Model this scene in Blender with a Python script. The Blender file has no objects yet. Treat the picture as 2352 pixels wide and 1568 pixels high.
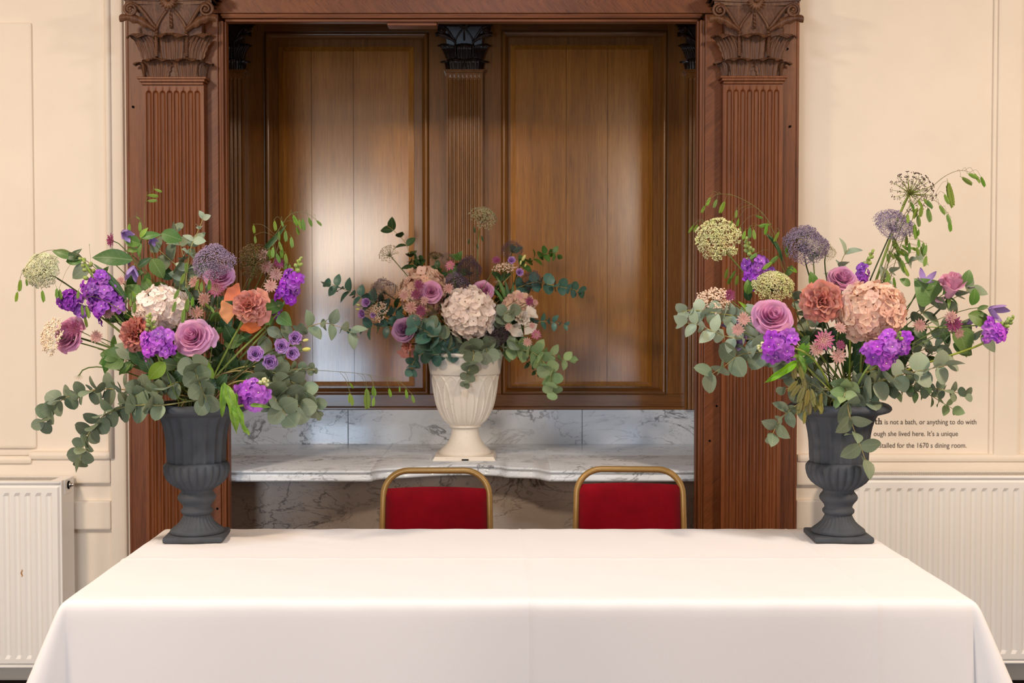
import bpy, bmesh, math, random
from mathutils import Vector, Matrix
PI = math.pi
sc = bpy.context.scene
COL = sc.collection
R0 = random.Random(7)
# ------------------------------------------------------------------ camera
FPX, CAMH = 2900.0, 1.355
PITCH = math.atan(91 / FPX)
CP, SP = math.cos(PITCH), math.sin(PITCH)
cd = bpy.data.cameras.new('camera')
cam = bpy.data.objects.new('camera', cd); COL.objects.link(cam)
cam.location = (0, 0, CAMH); cam.rotation_euler = (PI / 2 - PITCH, 0, 0)
cd.sensor_width = 36; cd.lens = FPX * 36 / 2352; cd.clip_start = 0.05
cd.dof.use_dof = True; cd.dof.focus_distance = 3.15; cd.dof.aperture_fstop = 9
sc.camera = cam
# ------------------------------------------------------------------ view and light
sc.view_settings.view_transform = 'Standard'; sc.view_settings.look = 'None'
sc.view_settings.gamma = 1; sc.view_settings.use_curve_mapping = False
sc.view_settings.exposure = 0.06
W = bpy.data.worlds.new('world'); sc.world = W; W.use_nodes = True
W.node_tree.nodes['Background'].inputs[0].default_value = (0.75, 0.86, 1, 1)
W.node_tree.nodes['Background'].inputs[1].default_value = 0.12

def area(name, loc, target, sx, sy, power, col, shape='RECTANGLE', spread=PI):
    l = bpy.data.lights.new(name, 'AREA'); l.shape = shape; l.size = sx; l.size_y = sy
    l.energy = power; l.color = col; l.spread = spread
    o = bpy.data.objects.new(name, l); COL.objects.link(o); o.location = loc
    o.rotation_euler = (Vector(target) - Vector(loc)).to_track_quat('-Z', 'Y').to_euler()
    return o
DAY = (0.62, 0.80, 1.0); WARM = (1.0, 0.80, 0.60)
SUNNY = (1.0, 0.88, 0.74)
area('window_light', (-1.85, -3.02, .87), (-1.85, 5, .87), 1.1, .76, 60, DAY)
area('window_light', (-1.85, -3.02, 1.85), (-1.85, 5, 1.85), 1.1, 1.1, 60, SUNNY)
area('window_light', (1.6, -3.02, .87), (1.6, 5, .87), .5, .76, 18, DAY)
area('window_light', (1.6, -3.02, 2.35), (1.6, 5, 2.35), .5, 1.0, 16, SUNNY)
for x, y, w in ((-2.15, 1.8, 62), (2.15, 1.8, 66)):
    area('ceiling_lamp_light', (x, y, 2.98), (x, y + 1.1, 0), 0.4, 0.4, w, WARM, 'DISK')
area('ceiling_lamp_light', (-0.1, 2.4, 2.98), (-0.1, 2.5, 0), 0.6, 0.6, 22, (0.78, 0.90, 1.0), 'DISK')

def P(px, py, Y):
    dx = (px - 1176) / FPX; dv = (py - 784) / FPX
    d = Vector((dx, CP - dv * SP, -SP - dv * CP))
    t = Y / d.y
    return Vector((d.x * t, Y, CAMH + d.z * t))
def XP(px, Y): return (px - 1176) / FPX * Y
def ZP(py, Y): return P(1176, py, Y).z
def PX(Y): return Y / FPX

# ------------------------------------------------------------------ object helpers
WM = {}
def _lab(o, label=None, cat=None, group=None, kind=None):
    if label: o['label'] = label
    if cat: o['category'] = cat
    if group: o['group'] = group
    if kind: o['kind'] = kind
    return o
def put(name, me, parent=None, M=None, label=None, cat=None, group=None, kind=None):
    M = Matrix.Identity(4) if M is None else M
    o = bpy.data.objects.new(name, me); COL.objects.link(o)
    if parent is None: o.matrix_world = M
    else:
        o.parent = parent; o.matrix_local = WM[parent.name].inverted() @ M
    WM[o.name] = M
    return _lab(o, label, cat, group, kind)
def thing(name, label, cat, loc, group=None, kind=None):
    return put(name, None, None, Matrix.Translation(Vector(loc)), label, cat, group, kind)

class MB:
    def __init__(s): s.v = []; s.f = []; s.m = []; s.flat = set()
    def add(s, vs, fs, mi=0, flat=False):
        n = len(s.v); s.v += [tuple(v) for v in vs]
        for f in fs:
            if flat: s.flat.add(len(s.f))
            s.f.append(tuple(i + n for i in f)); s.m.append(mi)
    def merge(s, o, M=None, mi=None):
        n = len(s.v); fl = len(s.f)
        s.v += [tuple(M @ Vector(v)) for v in o.v] if M is not None else o.v
        s.f += [tuple(i + n for i in f) for f in o.f]
        s.m += o.m if mi is None else [mi] * len(o.f)
        s.flat |= {i + fl for i in o.flat}
    def box(s, x0, x1, y0, y1, z0, z1, bev=0, mi=0):
        b = bev
        if b <= 0:
            vs = [(x, y, z) for z in (z0, z1) for y in (y0, y1) for x in (x0, x1)]
            s.add(vs, [(0, 2, 3, 1), (4, 5, 7, 6), (0, 1, 5, 4), (2, 6, 7, 3), (0, 4, 6, 2), (1, 3, 7, 5)], mi, True); return
        bm = bmesh.new(); bmesh.ops.create_cube(bm, size=1)
        for v in bm.verts:
            v.co = Vector(((x0 + x1) / 2 + v.co.x * (x1 - x0), (y0 + y1) / 2 + v.co.y * (y1 - y0), (z0 + z1) / 2 + v.co.z * (z1 - z0)))
        b = min(b, .45 * abs(x1 - x0), .45 * abs(y1 - y0), .45 * abs(z1 - z0))
        bmesh.ops.bevel(bm, geom=list(bm.edges), offset=b, segments=2, affect='EDGES', profile=.6)
        bm.verts.index_update()
        s.add([v.co.copy() for v in bm.verts], [[v.index for v in f.verts] for f in bm.faces], mi, True); bm.free()
    def tube(s, pts, rad, n=6, mi=0, cap=True):
        pts = [Vector(p) for p in pts]; k = len(pts)
        if not hasattr(rad, '__len__'): rad = [rad] * k
        T = []
        for i in range(k):
            t = pts[min(i + 1, k - 1)] - pts[max(i - 1, 0)]
            T.append(t.normalized() if t.length > 1e-9 else Vector((0, 0, 1)))
        a = T[0].cross(Vector((0, 0, 1)))
        if a.length < .1: a = T[0].cross(Vector((1, 0, 0)))
        a.normalize(); vs = []; fs = []
        for i in range(k):
            a = a - T[i] * a.dot(T[i]); a.normalize(); b = T[i].cross(a)
            for j in range(n):
                c, w = math.cos(2 * PI * j / n), math.sin(2 * PI * j / n)
                vs.append(pts[i] + (a * c + b * w) * rad[i])
        for i in range(k - 1):
            for j in range(n):
                j2 = (j + 1) % n
                fs.append((i * n + j, i * n + j2, (i + 1) * n + j2, (i + 1) * n + j))
        if cap: fs += [tuple(range(n - 1, -1, -1)), tuple(range((k - 1) * n, k * n))]
        s.add(vs, fs, mi)
    def grid(s, fn, nu, nv, mi=0, flip=False, flat=False):
        vs = [fn(i / nu, j / nv) for j in range(nv + 1) for i in range(nu + 1)]
        fs = []
        for j in range(nv):
            for i in range(nu):
                a = j * (nu + 1) + i
                f = (a, a + 1, a + nu + 2, a + nu + 1)
                fs.append(f[::-1] if flip else f)
        s.add(vs, fs, mi, flat)
    def lathe(s, prof, n=48, mod=None, c=(0, 0, 0), mi=0, cap0=False, cap1=False):
        vs = []; k = len(prof)
        for i, (r, z) in enumerate(prof):
            for j in range(n):
                a = 2 * PI * j / n
                rr = mod(r, z, a) if mod else r
                vs.append((c[0] + rr * math.cos(a), c[1] + rr * math.sin(a), c[2] + z))
        fs = []
        for i in range(k - 1):
            for j in range(n):
                j2 = (j + 1) % n
                fs.append((i * n + j, i * n + j2, (i + 1) * n + j2, (i + 1) * n + j))
        if cap0: fs.append(tuple(range(n - 1, -1, -1)))
        if cap1: fs.append(tuple(range((k - 1) * n, k * n)))
        s.add(vs, fs, mi)
    def mesh(s, name, mats, smooth=True, shift=None):
        me = bpy.data.meshes.new(name)
        v = s.v if shift is None else [(a - shift[0], b - shift[1], c - shift[2]) for a, b, c in s.v]
        me.from_pydata(v, [], s.f)
        for m in (mats if isinstance(mats, (list, tuple)) else [mats]): me.materials.append(m)
        if any(s.m): me.polygons.foreach_set('material_index', s.m)
        if smooth:
            me.polygons.foreach_set('use_smooth', [i not in s.flat for i in range(len(s.f))])
        me.update(); return me
    def put(s, name, mats, parent=None, smooth=True, **kw):
        """vertices in world coordinates; origin goes to the parent's base"""
        if parent is None: return put(name, s.mesh(name, mats, smooth), None, None, **kw)
        M = WM[parent.name]; t = M.to_translation()
        return put(name, s.mesh(name, mats, smooth, t), parent, Matrix.Translation(t), **kw)

def frame(z, up=Vector((0, 0, 1)), roll=0):
    z = Vector(z).normalized(); x = Vector(up).cross(z)
    if x.length < 1e-3: x = Vector((1, 0, 0)).cross(z)
    x.normalize(); y = z.cross(x)
    M = Matrix((x, y, z)).transposed()
    if roll: M = M @ Matrix.Rotation(roll, 3, 'Z')
    return M
def TRS(loc, rot3=None, s=1):
    M = (rot3 if rot3 is not None else Matrix.Identity(3)).to_4x4()
    S = Matrix.Diagonal((s, s, s, 1)) if not hasattr(s, '__len__') else Matrix.Diagonal((s[0], s[1], s[2], 1))
    return Matrix.Translation(Vector(loc)) @ M @ S
def catmull(pts, per=6):
    pts = [Vector(p) for p in pts]
    if len(pts) < 3: return [pts[0].lerp(pts[-1], i / per) for i in range(per + 1)]
    q = [2 * pts[0] - pts[1]] + pts + [2 * pts[-1] - pts[-2]]; out = []
    for i in range(1, len(q) - 2):
        for k in range(per):
            t = k / per; a, b, c, d = q[i - 1], q[i], q[i + 1], q[i + 2]
            out.append(.5 * ((2 * b) + (c - a) * t + (2 * a - 5 * b + 4 * c - d) * t * t + (3 * b - a - 3 * c + d) * t ** 3))
    return out + [pts[-1]]

# ------------------------------------------------------------------ materials
def lin(h):
    c = [int(h[i:i + 2], 16) / 255 for i in (0, 2, 4)]
    return tuple(((x / 12.92) if x <= .04045 else ((x + .055) / 1.055) ** 2.4) for x in c) + (1,)
class NT:
    def __init__(s, name):
        s.mat = bpy.data.materials.new(name); s.mat.use_nodes = True; s.t = s.mat.node_tree
        s.b = s.t.nodes['Principled BSDF']; s.out = s.t.nodes['Material Output']
    def n(s, typ, **kw):
        x = s.t.nodes.new(typ)
        for k, v in kw.items():
            if k in x.inputs: x.inputs[k].default_value = v
            else: setattr(x, k, v)
        return x
    def l(s, a, b): s.t.links.new(a, b)
    def coord(s, scale=(1, 1, 1), kind='Object'):
        c = s.n('ShaderNodeTexCoord'); m = s.n('ShaderNodeMapping'); m.inputs['Scale'].default_value = scale
        s.l(c.outputs[kind], m.inputs[0]); return m.outputs[0]
    def ramp(s, fac, stops):
        r = s.n('ShaderNodeValToRGB'); e = r.color_ramp.elements
        while len(e) < len(stops): e.new(.5)
        for el, (p, c) in zip(e, stops): el.position = p; el.color = c
        s.l(fac, r.inputs[0]); return r.outputs[0]
    def noise(s, vec, scale, detail=4, rough=.55, dist=0):
        x = s.n('ShaderNodeTexNoise'); x.inputs['Scale'].default_value = scale; x.inputs['Detail'].default_value = detail
        x.inputs['Roughness'].default_value = rough; x.inputs['Distortion'].default_value = dist
        s.l(vec, x.inputs['Vector']); return x.outputs[0]
    def bump(s, h, strength, dist=.001):
        b = s.n('ShaderNodeBump'); b.inputs['Strength'].default_value = strength; b.inputs['Distance'].default_value = dist
        s.l(h, b.inputs['Height']); s.l(b.outputs[0], s.b.inputs['Normal'])
    def mix(s, fac, a, b, mode='MIX'):
        m = s.n('ShaderNodeMix', data_type='RGBA', blend_type=mode)
        for sock, v in ((m.inputs[0], fac), (m.inputs[6], a), (m.inputs[7], b)):
            if hasattr(v, 'type') and hasattr(v, 'is_output'): s.l(v, sock)
            else: sock.default_value = v
        return m.outputs[2]
    def math(s, op, a, b=0.0):
        m = s.n('ShaderNodeMath', operation=op)
        for sock, v in ((m.inputs[0], a), (m.inputs[1], b)):
            if hasattr(v, 'is_output'): s.l(v, sock)
            else: sock.default_value = v
        return m.outputs[0]
    def set(s, rough=.5, spec=.5, metal=0, coat=0, coat_rough=.1, sheen=0):
        i = s.b.inputs
        i['Roughness'].default_value = rough; i['Specular IOR Level'].default_value = spec; i['Metallic'].default_value = metal
        i['Coat Weight'].default_value = coat; i['Coat Roughness'].default_value = coat_rough; i['Sheen Weight'].default_value = sheen
        return s

def wood(name, base, dark, light, axis='Z', rough=.45, coat=0, coat_rough=.25, spec=.4, cior=1.5, chevron=None, grain=1.0, blotch=.5):
    m = NT(name).set(rough, spec, 0, coat, coat_rough)
    m.b.inputs['Coat IOR'].default_value = cior
    c = m.n('ShaderNodeTexCoord')
    vec = c.outputs['Object']
    if chevron is not None:
        sp = m.n('ShaderNodeSeparateXYZ'); m.l(vec, sp.inputs[0])
        ax = 'X' if axis == 'Z' else 'Z'
        d = m.math('ABSOLUTE', m.math('SUBTRACT', sp.outputs[ax], chevron))
        cm = m.n('ShaderNodeCombineXYZ')
        if axis == 'Z':
            z2 = m.math('ADD', sp.outputs['Z'], m.math('MULTIPLY', d, -.9))
            m.l(sp.outputs['X'], cm.inputs[0]); m.l(sp.outputs['Y'], cm.inputs[1]); m.l(z2, cm.inputs[2])
        else:
            z2 = m.math('ADD', sp.outputs['X'], m.math('MULTIPLY', d, -.9))
            m.l(z2, cm.inputs[0]); m.l(sp.outputs['Y'], cm.inputs[1]); m.l(sp.outputs['Z'], cm.inputs[2])
        vec = cm.outputs[0]
    mp = m.n('ShaderNodeMapping'); m.l(vec, mp.inputs[0])
    if chevron is None: s = {'Z': (1, 1, .035), 'X': (.035, 1, 1)}[axis]
    else: s = {'Z': (.15, .3, 1), 'X': (1, .3, .15)}[axis]
    mp.inputs['Scale'].default_value = s
    g = m.noise(mp.outputs[0], 260 * grain, 5, .65)
    g2 = m.noise(mp.outputs[0], 55 * grain, 3, .5, .4)
    mp2 = m.n('ShaderNodeMapping'); m.l(c.outputs['Object'], mp2.inputs[0])
    mp2.inputs['Scale'].default_value = (1, 1, .3) if axis == 'Z' else (.3, 1, 1)
    g3 = m.noise(mp2.outputs[0], 5, 3, .5)
    f = m.math('ADD', m.math('MULTIPLY', g, .45), m.math('ADD', m.math('MULTIPLY', g2, .3), m.math('MULTIPLY', g3, .35)))
    col = m.ramp(f, [(.36, lin(dark)), (.54, lin(base)), (.72, lin(light))])
    pores = m.ramp(g, [(.30, (.45, .4, .35, 1)), (.42, (1, 1, 1, 1))])
    col = m.mix(.6, col, pores, 'MULTIPLY')
    m.l(col, m.b.inputs['Base Color'])
    m.bump(g, .25, .0008)
    return m.mat
WOOD = wood('red_brown_oak', '6d3b1c', '45230f', '874f28', rough=.42, spec=.35)
WOODX = wood('red_brown_oak_across', '6d3b1c', '45230f', '874f28', 'X', rough=.42, spec=.35)
def chev(xc, axis='Z'): return wood('feathered_oak', '6b3a1b', '482511', '844b26', axis, rough=.42, spec=.35, chevron=xc, grain=.8)
CARVE = wood('carved_oak', '5a3723', '362013', '7c573c', rough=.5, spec=.4)
PANEL = wood('varnished_oak_panel', 'a5691f', '7f4e13', 'c28530', rough=.55, coat=1, coat_rough=.18, spec=.2, cior=1.8)
PANELX = wood('varnished_oak_rail', '744719', '4c2d11', '8e5b26', 'X', rough=.55, coat=1, coat_rough=.2, spec=.2, cior=1.6)
STILE = wood('varnished_oak_stile', '7f4f1b', '56340f', '9a6426', rough=.55, coat=1, coat_rough=.2, spec=.2, cior=1.6)
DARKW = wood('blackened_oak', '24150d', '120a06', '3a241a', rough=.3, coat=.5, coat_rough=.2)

def plain(name, col, rough=.5, spec=.4, metal=0, noise=0, nscale=30, bump=0, bscale=400, coat=0, sheen=0):
    m = NT(name).set(rough, spec, metal, coat, .15, sheen)
    v = m.coord()
    if noise:
        a = lin(col); lo = tuple(x * (1 - noise) for x in a[:3]) + (1,); hi = tuple(min(1, x * (1 + noise)) for x in a[:3]) + (1,)
        m.l(m.ramp(m.noise(v, nscale, 5), [(.3, lo), (.7, hi)]), m.b.inputs['Base Color'])
    else: m.b.inputs['Base Color'].default_value = lin(col)
    if bump: m.bump(m.noise(v, bscale, 3), bump, .001)
    return m.mat
PAINT = plain('cream_wall_paint', 'eee2d3', .55, .3, noise=.03, nscale=4, bump=.25, bscale=160)
RADM = plain('cream_radiator_enamel', 'f5f2ef', .35, .45)
CARPET = plain('dark_carpet', '3a2f2c', .95, .1, noise=.4, nscale=300, bump=1, bscale=600)
CEIL = plain('ceiling_darkened_brown', '8f7355', .8, .2)  # unseen ceiling toned dark so the varnished panels reflect less of it
def marble(name, base, shade, vein, sc_=1.0, rough=.12):
    m = NT(name).set(rough, .5)
    v = m.coord()
    w = m.n('ShaderNodeMapping'); w.inputs['Rotation'].default_value = (0, .5, .3); w.inputs['Scale'].default_value = (.75, 1.2, 1.4); m.l(v, w.inputs[0])
    n1 = m.noise(w.outputs[0], 5.5 * sc_, 7, .58, .9)
    n2 = m.noise(w.outputs[0], 13 * sc_, 6, .6, 1.3)
    msk = m.noise(v, 4 * sc_, 2)
    def line(n, wd): return m.ramp(m.math('ABSOLUTE', m.math('SUBTRACT', n, .5)), [(0, (1, 1, 1, 1)), (wd * .4, (.7, .7, .7, 1)), (wd, (0, 0, 0, 1))])
    l1 = line(n1, .014); l2 = line(n2, .011)
    mk = m.ramp(msk, [(.42, (0.06, 0.06, 0.06, 1)), (.58, (1, 1, 1, 1))])
    f = m.math('MAXIMUM', m.math('MULTIPLY', l1, m.math('ADD', m.math('MULTIPLY', mk, .7), .3)), m.math('MULTIPLY', m.math('MULTIPLY', l2, mk), .7))
    cl = m.ramp(m.noise(v, 7 * sc_, 4), [(.35, lin(shade)), (.65, lin(base))])
    m.l(m.mix(m.math('MULTIPLY', f, .85), cl, lin(vein)), m.b.inputs['Base Color'])
    return m.mat
MARBLE = marble('white_veined_marble', 'e8eef7', 'dae2ec', '3e434c')
MARBLE2 = marble('shade_toned_marble_apron', 'cfc0b4', 'bdaea4', '3a3432', .8, .25)  # under-counter shade put into the apron's darker, warmer marble tone
LINEN = plain('white_table_linen', 'f0ecee', .85, .15, bump=.12, bscale=900, sheen=.2)
GOLD = plain('gold_painted_tube', 'a98349', .34, .5, .25, noise=.06, nscale=60)
VELV = plain('red_velvet', '870416', .9, .1, noise=.22, nscale=9, bump=.4, bscale=900, sheen=.12)
URN = plain('charcoal_cast_stone', '464a51', .75, .3, noise=.14, nscale=25, bump=.35, bscale=500)
def speck(name, base, sp):
    m = NT(name).set(.6, .3); v = m.coord()
    n = m.noise(v, 130, 2)
    c = m.ramp(m.noise(v, 6, 3), [(.3, lin(base)), (.7, lin('efe7dc'))])
    f = m.ramp(n, [(.70, (0, 0, 0, 1)), (.74, (1, 1, 1, 1))])
    m.l(m.mix(m.math('MULTIPLY', f, .6), c, lin(sp)), m.b.inputs['Base Color']); m.bump(m.noise(v, 300, 3), .15, .001)
    return m.mat
WURN = speck('speckled_cream_stone', 'e6dccf', '8f8575')
BLACK = plain('black_gap', '0c0a09', .9, .1)
FOAM = plain('wet_dark_floral_foam', '121510', .95, .1, noise=.3, nscale=80)
CHROME = plain('chrome', 'c9c6c2', .2, .5, 1)
INK = plain('dark_wall_lettering', '4a3f3a', .7, .2)
# ------------------------------------------------------------------ room shell
CEILZ = 3.05
b = MB(); b.box(-3.6, 3.6, -3.1, 5.6, -.1, 0); b.put('floor', CARPET, kind='structure')
b = MB(); b.box(-3.6, 3.6, -3.1, 4.7, CEILZ, CEILZ + .1); b.put('ceiling', CEIL, kind='structure')
b = MB(); b.box(-3.7, -3.6, -3.1, 4.7, 0, CEILZ); b.put('wall_far_left', PAINT, kind='structure')
b = MB(); b.box(3.6, 3.7, -3.1, 4.7, 0, CEILZ); b.put('wall_far_right', PAINT, kind='structure')
b = MB()
WINS = ((-2.45, -1.25), (1.32, 1.88))
for x0, x1 in ((-3.6, -2.45), (-1.25, 1.32), (1.88, 3.6)): b.box(x0, x1, -3.2, -3.1, 0, CEILZ)
for x0, x1 in WINS:
    b.box(x0, x1, -3.2, -3.1, 0, .45); b.box(x0, x1, -3.2, -3.1, 2.9, CEILZ)
b.put('wall_rear', WOOD, kind='structure')
for i, (x0, x1) in enumerate(WINS):
    b = MB()
    for x in (x0, x1 - .05): b.box(x, x + .05, -3.2, -3.1, .45, 2.9)
    for z in (.45, 1.27, 2.85): b.box(x0, x1, -3.2, -3.1, z, z + .05)
    b.put('window_%d' % (i + 1), CEIL, kind='structure')
FX0, FX1 = -1.275, .90          # opening in the wall behind the surround
YW = 4.515
b = MB(); b.box(-3.6, FX0, YW, 4.6, 0, CEILZ); WL = b.put('wall_left', PAINT, kind='structure')
b = MB(); b.box(FX1, 3.6, YW, 4.6, 0, CEILZ); WR = b.put('wall_right', PAINT, kind='structure')
b = MB(); b.box(FX0, FX1, YW, 4.6, 2.48, CEILZ); b.put('wall_back', PAINT, kind='structure')
NX0, NX1, NYB = FX0, FX1, 5.40
for nm, bx in (('wall_alcove_left', (NX0 - .05, NX0, 4.6, NYB, 0, 2.8)), ('wall_alcove_right', (NX1, NX1 + .05, 4.6, NYB, 0, 2.8)), ('wall_alcove_back', (NX0 - .05, NX1 + .05, NYB, NYB + .05, 0, 2.8)), ('ceiling_alcove', (NX0, NX1, 4.6, NYB, 2.75, 2.8))):
    b = MB(); b.box(*bx); b.put(nm, STILE, kind='structure')

# mouldings of the painted panelled walls (each one a part of its wall)
def xl(px): return XP(px, 4.5)
def zl(py): return ZP(py, 4.5)
def wpart(name, wall, x0, x1, y0, y1, z0, z1, bev=.008):
    b = MB(); b.box(x0, x1, y0, y1, z0, z1, bev); return b.put(name, PAINT, wall)
wpart('stile', WL, xl(250), xl(287), YW - .016, YW + .01, 0, CEILZ)
b = MB(); b.tube([(xl(254), YW - .016, zl(1052)), (xl(254), YW - .016, CEILZ)], .011, 10); b.put('bead_moulding', PAINT, WL)
wpart('raised_field', WL, -3.5, xl(79), YW - .012, YW + .01, zl(1030), zl(50), .011)
for n, x0, x1, dy in (('dado_ledge', -3.6, xl(72), 6), ('dado_ledge', xl(64), xl(252), -4)):
    wpart(n, WL, x0, x1, YW - .03, YW + .01, zl(1058 + dy), zl(1040 + dy), .012)
wpart('dado_rail', WL, -3.6, xl(250), YW - .018, YW + .01, zl(1110), zl(1046), .006)
wpart('dado_rail', WL, -3.6, xl(250), YW - .018, YW + .01, zl(1216), zl(1150), .006)
wpart('lower_rail', WL, -3.6, xl(250), YW - .018, YW + .01, 0, zl(1470), .006)
wpart('stile', WR, xl(2284), xl(2342), YW - .024, YW + .01, zl(1056), CEILZ, .010)
wpart('edge_fillet', WR, xl(2276), xl(2290), YW - .012, YW + .01, zl(1052), CEILZ, .006)
wpart('edge_fillet', WR, xl(2336), xl(2346), YW - .012, YW + .01, zl(1052), CEILZ, .005)
wpart('dado_ledge', WR, xl(1832), 3.6, YW - .026, YW + .01, zl(1060), zl(1042), .011)
wpart('dado_rail', WR, xl(1832), 3.6, YW - .018, YW + .01, zl(1114), zl(1048), .006)
wpart('dado_rail', WR, xl(1832), 3.6, YW - .018, YW + .01, zl(1216), zl(1148), .006)
wpart('lower_rail', WR, xl(1832), 3.6, YW - .018, YW + .01, 0, zl(1470), .006)
for nm, x0, x1 in (('baseboard_left', -3.6, -1.338), ('baseboard_right', .995, 3.6)):
    b = MB(); b.box(x0, x1, YW - .035, YW, 0, .075, .008); b.put(nm, PAINT, kind='structure')

# lettering on the right wall
LET = thing('wall_lettering', 'three lines of small dark lettering on the cream wall right of the dark urn', 'lettering', (xl(2120), YW, zl(1000)))
def text_line(txt, px0, px1, base, serif=False):
    cu = bpy.data.curves.new('t', 'FONT'); cu.body = txt; cu.size = .03; cu.extrude = .0003
    o = bpy.data.objects.new('t', cu); COL.objects.link(o)
    bpy.context.view_layer.update()
    me = bpy.data.meshes.new_from_object(o.evaluated_get(bpy.context.evaluated_depsgraph_get()))
    bpy.data.objects.remove(o); bpy.data.curves.remove(cu)
    xs = [v.co.x for v in me.vertices]; x0, x1 = min(xs), max(xs)
    W0 = XP(px1, YW) - XP(px0, YW)
    sx = W0 / (x1 - x0); sy = 16.5 * PX(YW) / .0225 * .75
    for v in me.vertices:
        v.co = Vector((XP(px0, YW) + (v.co.x - x0) * sx, YW - .0006 - v.co.z, zl(base) + v.co.y * sy)) - LET.location
    me.materials.clear(); me.materials.append(INK)
    return put('text_line', me, LET, Matrix.Translation(LET.location))
text_line("is not a bath, or anything to do with", 2034, 2245, 975)
text_line("ough she lived here. It’s a unique", 2009, 2203, 1002)
text_line("ly installed for the 1670 s dining room.", 1999, 2223, 1029)
# bold serif 'th'
b = MB(); u = PX(YW)
def bar(x0, x1, y0, y1): b.box(XP(x0, YW), XP(x1, YW), YW - .001, YW, zl(y1), zl(y0))
bar(2012.5, 2015, 964, 974); bar(2010.5, 2018, 966.2, 967.5); bar(2013.5, 2018, 973.3, 975)
bar(2019.5, 2022, 961, 975); bar(2018.4, 2022, 960.6, 961.8); bar(2018.4, 2023.4, 974, 975)
bar(2024.8, 2027.2, 967.6, 975); bar(2023.8, 2028.6, 974, 975); bar(2022, 2026.4, 966, 967.8)
b.put('serif_letters', INK, LET)

# ------------------------------------------------------------------ oak surround
YF, YS = 4.385, 4.345
SUR = thing('oak_surround', 'red-brown oak door-like surround framing the alcove behind the table', 'woodwork', (-.17, YF, 0))
def fx(px): return XP(px, YF)
def fz(py): return ZP(py, YF)
def woodbox(name, mat, x0, x1, z0, z1, y0=YF, y1=YW, bev=.003, par=None):
    b = MB(); b.box(x0, x1, y0, y1, z0, z1, bev); return b.put(name, mat, par or SUR)
TOPZ = 2.80
woodbox('edge_board', WOOD, fx(291), fx(298), 0, TOPZ, YF + .012)
woodbox('outer_board', WOOD, fx(298.8), fx(473.5), 0, TOPZ, YF + .004, 4.455)
CHL, CHR = chev(fx(490)), chev(fx(1637))
woodbox('feathered_board', CHL, fx(474), fx(505), 0, fz(32), YF, 4.455)
for i, (a, c, r) in enumerate(((505.5, 512, .0), (512, 518, -.008), (518, 523, .006))):
    woodbox('jamb_bead', WOOD, fx(a), fx(c), 0, fz(48), YF + r + .002, 4.43, .004)
woodbox('edge_board', WOOD, fx(1827), fx(1834), 0, TOPZ, YF + .012)
woodbox('outer_board', WOOD, fx(1657.5), fx(1826.2), 0, TOPZ, YF + .004, 4.455)
woodbox('feathered_board', CHR, fx(1617), fx(1657), 0, fz(32), YF, 4.455)
for i, (a, c, r) in enumerate(((1610, 1616.5, .0), (1604, 1610, -.008), (1599, 1604, .006))):
    woodbox('jamb_bead', WOOD, fx(a), fx(c), 0, fz(46), YF + r + .002, 4.43, .004)
woodbox('lintel', chev(fz(4), 'X'), fx(473.5), fx(1657.5), fz(30), TOPZ, YF + .001, 4.455)
for a, c, r in ((30.5, 37, 0), (37, 42, -.008), (42, 49, .004)):
    woodbox('lintel_bead', WOODX, fx(505 + (c - 30) * .8), fx(1616 - (c - 30) * .8), fz(c), fz(a), YF + r + .002, 4.43, .004)
woodbox('batten', WOODX, fx(890), fx(1004), fz(56), fz(46), YF + .02, YF + .08, .004)
for px, py in ((305, 245), (1815, 290), (1809, 112), (1646, 932), (1630, 1012), (499, 1168)):
    c = P(px, py, YF - .001); b = MB()
    b.tube([c, c + Vector((0, .004, 0))], .0042, 8); b.put('nail_hole', BLACK, SUR)

def flute_shaft(cx, hw, yf, yb, z0, z1, zt, n=8):
    b = MB(); m = .10 * hw; p = (2 * hw - 2 * m) / n; r = .37 * p
    offs = [-.5] + [k * .37 for k in (-1.02, -.98, -.85, -.6, -.3, 0, .3, .6, .85, .98, 1.02)]
    xs = [-hw] + [(-hw + m + p * (i + .5)) + o * p for i in range(n) for o in offs] + [hw - m, hw]
    zs = [z0, zt - r * 1.05] + [zt - r + r * k for k in (0, .3, .55, .75, .88, .96, 1.02)] + [z1]
    def dep(x, z):
        q = x + hw - m; i = min(n - 1, max(0, int(q / p))); d = q - (i + .5) * p
        dz = max(0, z - (zt - r)); h = math.hypot(d, dz)
        return math.sqrt(max(0, r * r - h * h)) * .9 if h < r else 0
    vs = []; fs = []; nx = len(xs)
    for z in zs:
        for x in xs: vs.append((cx + x, yf + dep(x, z), z))
    for j in range(len(zs) - 1):
        for i in range(nx - 1):
            a = j * nx + i; fs.append((a, a + 1, a + nx + 1, a + nx))
    b.add(vs, fs)
    for sx in (-hw, hw):
        b.add([(cx + sx, yf, z0), (cx + sx, yb, z0), (cx + sx, yb, z1), (cx + sx, yf, z1)], [(0, 1, 2, 3) if sx > 0 else (3, 2, 1, 0)], 0, True)
    return b

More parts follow.
